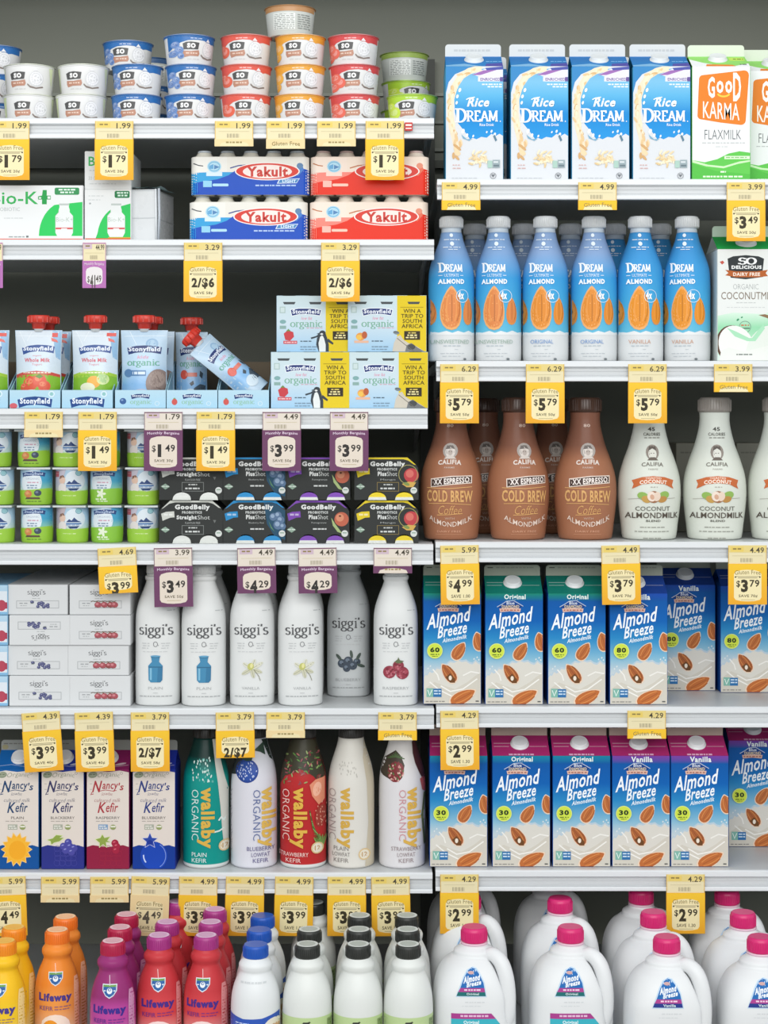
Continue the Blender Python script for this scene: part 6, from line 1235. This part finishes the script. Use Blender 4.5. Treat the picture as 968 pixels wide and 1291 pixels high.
GA = 'blue almond milk cartons'
for k, px, y, lb in (('60', 570, .025, 'almond milk carton with green top, under the left price tag'), ('60', 648, .02, 'almond milk carton with green top, second in the upper row'), ('60', 727, .02, 'almond milk carton with green top, beside the vanilla one'), ('80', 805, .02, 'almond milk carton with dark blue top at the shelf front'), ('80', 867, .17, 'almond milk carton with dark blue top, pushed back behind the front one'), ('80', 943, .15, 'almond milk carton with dark blue top near the right edge')): on(AM[k], px, ZR[3], lb, 'carton', GA, y)
for k, px, y, lb in (('30o', 578, .02, 'almond milk carton with magenta top, under the left price tag'), ('30o', 657, .02, 'almond milk carton with magenta top, second in the lower row'), ('30o', 733, .02, 'almond milk carton with magenta top, beside the vanilla ones'), ('30v', 808, .02, 'vanilla almond milk carton with magenta top, nearer the originals'), ('30v', 882, .02, 'vanilla almond milk carton with magenta top, last at the shelf front'), ('30v', 953, .16, 'almond milk carton with magenta top, pushed back near the right edge')): on(AM[k], px, ZR[4], lb, 'carton', GA, y)
GJ = 'white almond milk jugs'
def jugs(k, px, words, y0, pitch):
    for i in range(3): on(JG[k], behind(px, y0, y0+i*pitch), ZB, words+[', front of its row', ', second in its row', ', rear of its row'][i], 'jug', GJ, y0+i*pitch, random.uniform(-2, 2))
jugs('orig', 600, 'white milk jug with pink cap beside the kefir', -.221, .186)
jugs('orig', 724, 'white milk jug with pink cap, second row from the kefir', -.221, .168)
jugs('van', 848, 'pink-capped milk jug with dark blue strip, inner row', -.275, .138)
jugs('van', 969, 'pink-capped milk jug with dark blue strip, right edge', -.275, .136)
# ------------------------------------------------------------ price tags
T = [  # px, shelf height, colour, price, regular price, where, form, saving, tilt
 (13, ZL[0], 'y', '1.79', '1.99', 'yellow $1.79 tag under the first white tub pair', 'full', '20¢', 0), (144, ZL[0], 'y', '1.79', '1.99', 'yellow $1.79 tag between the white and blue tubs', 'full', '20¢', 0),
 (295, ZL[0], 'pale', '1.79', '1.99', 'pale short tag under the coral tubs', 'stub', '', 0), (360, ZL[0], 'pale', '1.79', '1.99', 'pale short tag under the orange tubs', 'short', '', 0), (424, ZL[0], 'pale', '1.79', '1.99', 'pale short tag under the red tubs', 'stub', '', 0), (485, ZL[0], 'y', '1.79', '1.99', 'yellow $1.79 tag hanging over the red drink packs', 'full', '20¢', 0),
 (-11, ZL[1], 'n', '41.49', '44.99', 'purple-edged tag at the left photo edge', 'half', '', 0), (119, ZL[1], 'n', '41.49', '44.99', 'narrow purple $41.49 tag under the small probiotic boxes', 'half', '', 0), (256, ZL[1], 'y', '2/$6', '3.29', 'yellow two for six tag under the blue drink packs', 'full', '58¢', 0), (429, ZL[1], 'y', '2/$6', '3.29', 'yellow two for six tag under the red drink packs', 'full', '58¢', 0),
 (55, ZL[2], 'pale', '1.49', '1.79', 'pale short tag under the strawberry pouches', 'stub', '', 0), (123, ZL[2], 'y', '1.49', '1.79', 'yellow $1.49 tag hanging over the baby cups', 'full', '30¢', 0), (206, ZL[2], 'p', '1.49', '1.79', 'purple $1.49 tag under the blueberry tray', 'full', '30¢', 0), (272, ZL[2], 'y', '1.49', '1.79', 'yellow $1.49 tag above the grey shot packs', 'full', '30¢', 0), (355, ZL[2], 'p', '3.99', '4.49', 'purple $3.99 tag under the penguin pack', 'full', '50¢', 0), (440, ZL[2], 'p', '3.99', '4.49', 'purple $3.99 tag under the peach smoothie pack', 'full', '50¢', 0),
 (147, ZL[3], 'y', '3.99', '4.69', 'crooked yellow $3.99 tag above the tube boxes', 'half', '70¢', -3), (218, ZL[3], 'p', '3.49', '3.99', 'purple $3.49 tag over the milk can bottles', 'full', '50¢', -1), (323, ZL[3], 'p', '4.29', '4.49', 'purple $4.29 tag over the first vanilla bottle', 'half', '20¢', -1), (400, ZL[3], 'p', '4.29', '4.49', 'purple $4.29 tag over the second vanilla bottle', 'half', '20¢', -1), (495, ZL[3], 'p', '4.29', '4.49', 'purple short tag over the raspberry bottle', 'stub', '', 0),
 (51, ZL[4], 'y', '3.99', '4.39', 'crooked yellow $3.99 tag above the blackberry carton', 'full', '40¢', -4), (118, ZL[4], 'y', '3.99', '4.39', 'yellow $3.99 tag above the raspberry carton', 'full', '40¢', -2), (189, ZL[4], 'y', '2/$7', '3.79', 'yellow two for seven tag above the blueberry carton', 'full', '58¢', -.5), (296, ZL[4], 'y', '2/$7', '3.79', 'yellow two for seven tag over the blueberry kefir bottle', 'half', '58¢', -1), (360, ZL[4], 'pale', '2/$7', '3.79', 'pale short tag over the red kefir bottle', 'stub', '', 0), (501, ZL[4], 'y', '2/$7', '3.79', 'yellow short tag over the last kefir bottle', 'short', '', 0),
 (8, ZL[5], 'y', '4.49', '5.99', 'yellow $4.49 tag cut off by the left edge', 'full', '1.50', -2), (76, ZL[5], 'pale', '4.49', '5.99', 'pale short tag under the blackberry carton', 'stub', '', 0), (138, ZL[5], 'pale', '4.49', '5.99', 'pale short tag under the raspberry carton', 'stub', '', 0), (190, ZL[5], 'pale', '4.49', '5.99', 'cream $4.49 tag under the blueberry carton', 'full', '1.50', 2), (250, ZL[5], 'y', '3.99', '4.99', 'yellow $3.99 tag under the teal kefir bottle', 'full', '1.00', 1), (309, ZL[5], 'y', '3.99', '4.99', 'yellow $3.99 tag above the blue caps', 'full', '1.00', 1), (371, ZL[5], 'y', '3.99', '4.99', 'yellow $3.99 tag under the red kefir bottle', 'full', '1.00', 1), (437, ZL[5], 'y', '3.99', '4.99', 'yellow $3.99 tag under the plain kefir bottle', 'full', '1.00', 0), (492, ZL[5], 'y', '3.99', '4.99', 'yellow $3.99 tag under the strawberry kefir bottle', 'full', '1.00', -1),
 (581, ZR[0], 'y', '3.49', '4.99', 'yellow short tag under the first rice drink carton', 'short', '', 0), (753, ZR[0], 'y', '3.49', '4.99', 'yellow short tag under the third rice drink carton', 'short', '', 0), (940, ZR[0], 'y', '3.49', '3.99', 'yellow $3.49 tag over the coconut milk carton', 'full', '50¢', 0),
 (579, ZR[1], 'y', '5.79', '6.29', 'yellow $5.79 tag over the first brown carafe', 'full', '50¢', 0), (687, ZR[1], 'y', '5.79', '6.29', 'yellow $5.79 tag over the second brown carafe', 'full', '50¢', 0), (816, ZR[1], 'y', '5.79', '6.29', 'yellow $5.79 tag over the first white carafe', 'full', '50¢', 0), (924, ZR[1], 'y', '5.79', '3.99', 'yellow short tag over the second white carafe', 'short', '', 0),
 (579, ZR[2], 'y', '4.99', '5.99', 'yellow $4.99 tag over the first green-topped carton', 'full', '1.00', -1), (782, ZR[2], 'y', '3.79', '4.49', 'yellow $3.79 tag over the front dark blue carton', 'full', '70¢', -1), (942, ZR[2], 'y', '3.79', '4.49', 'yellow $3.79 tag near the right photo edge', 'full', '70¢', 0),
 (579, ZR[3], 'y', '2.99', '4.29', 'yellow $2.99 tag over the first magenta-topped carton', 'full', '1.30', -.6), (815, ZR[3], 'y', '2.99', '4.29', 'yellow short tag over the fourth magenta-topped carton', 'short', '', 0),
 (579, ZR[4], 'y', '2.99', '4.29', 'yellow $2.99 tag over the jugs beside the kefir', 'full', '1.30', 0), (864, ZR[4], 'y', '2.99', '4.29', 'yellow $2.99 tag over the jugs near the right edge', 'full', '1.30', 0)]
for px, z, c_, pr_, rg, lb, fm, sv, ti in T: tag(px, z, c_, pr_, rg, lb, fm, sv, ti)
sp = Spec('rail_sticker'); m = MB(); m.box(-.0065, .0065, -.001, 0, -.014, 0, '#c23a34', bev=.0002, seg=1); m.box(-.005, .005, -.0014, -.001, -.006, -.003, '#e9dcd8'); m.box(-.005, .005, -.0014, -.001, -.011, -.009, '#e9dcd8'); sp.part('sticker_face', m.mesh('sticker_face', TAGM))
put(sp, (px_x(515, -.004), -.0048, ZL[0]-.008), 'small red sticker on the top shelf rail below the lime tubs', 'sticker')
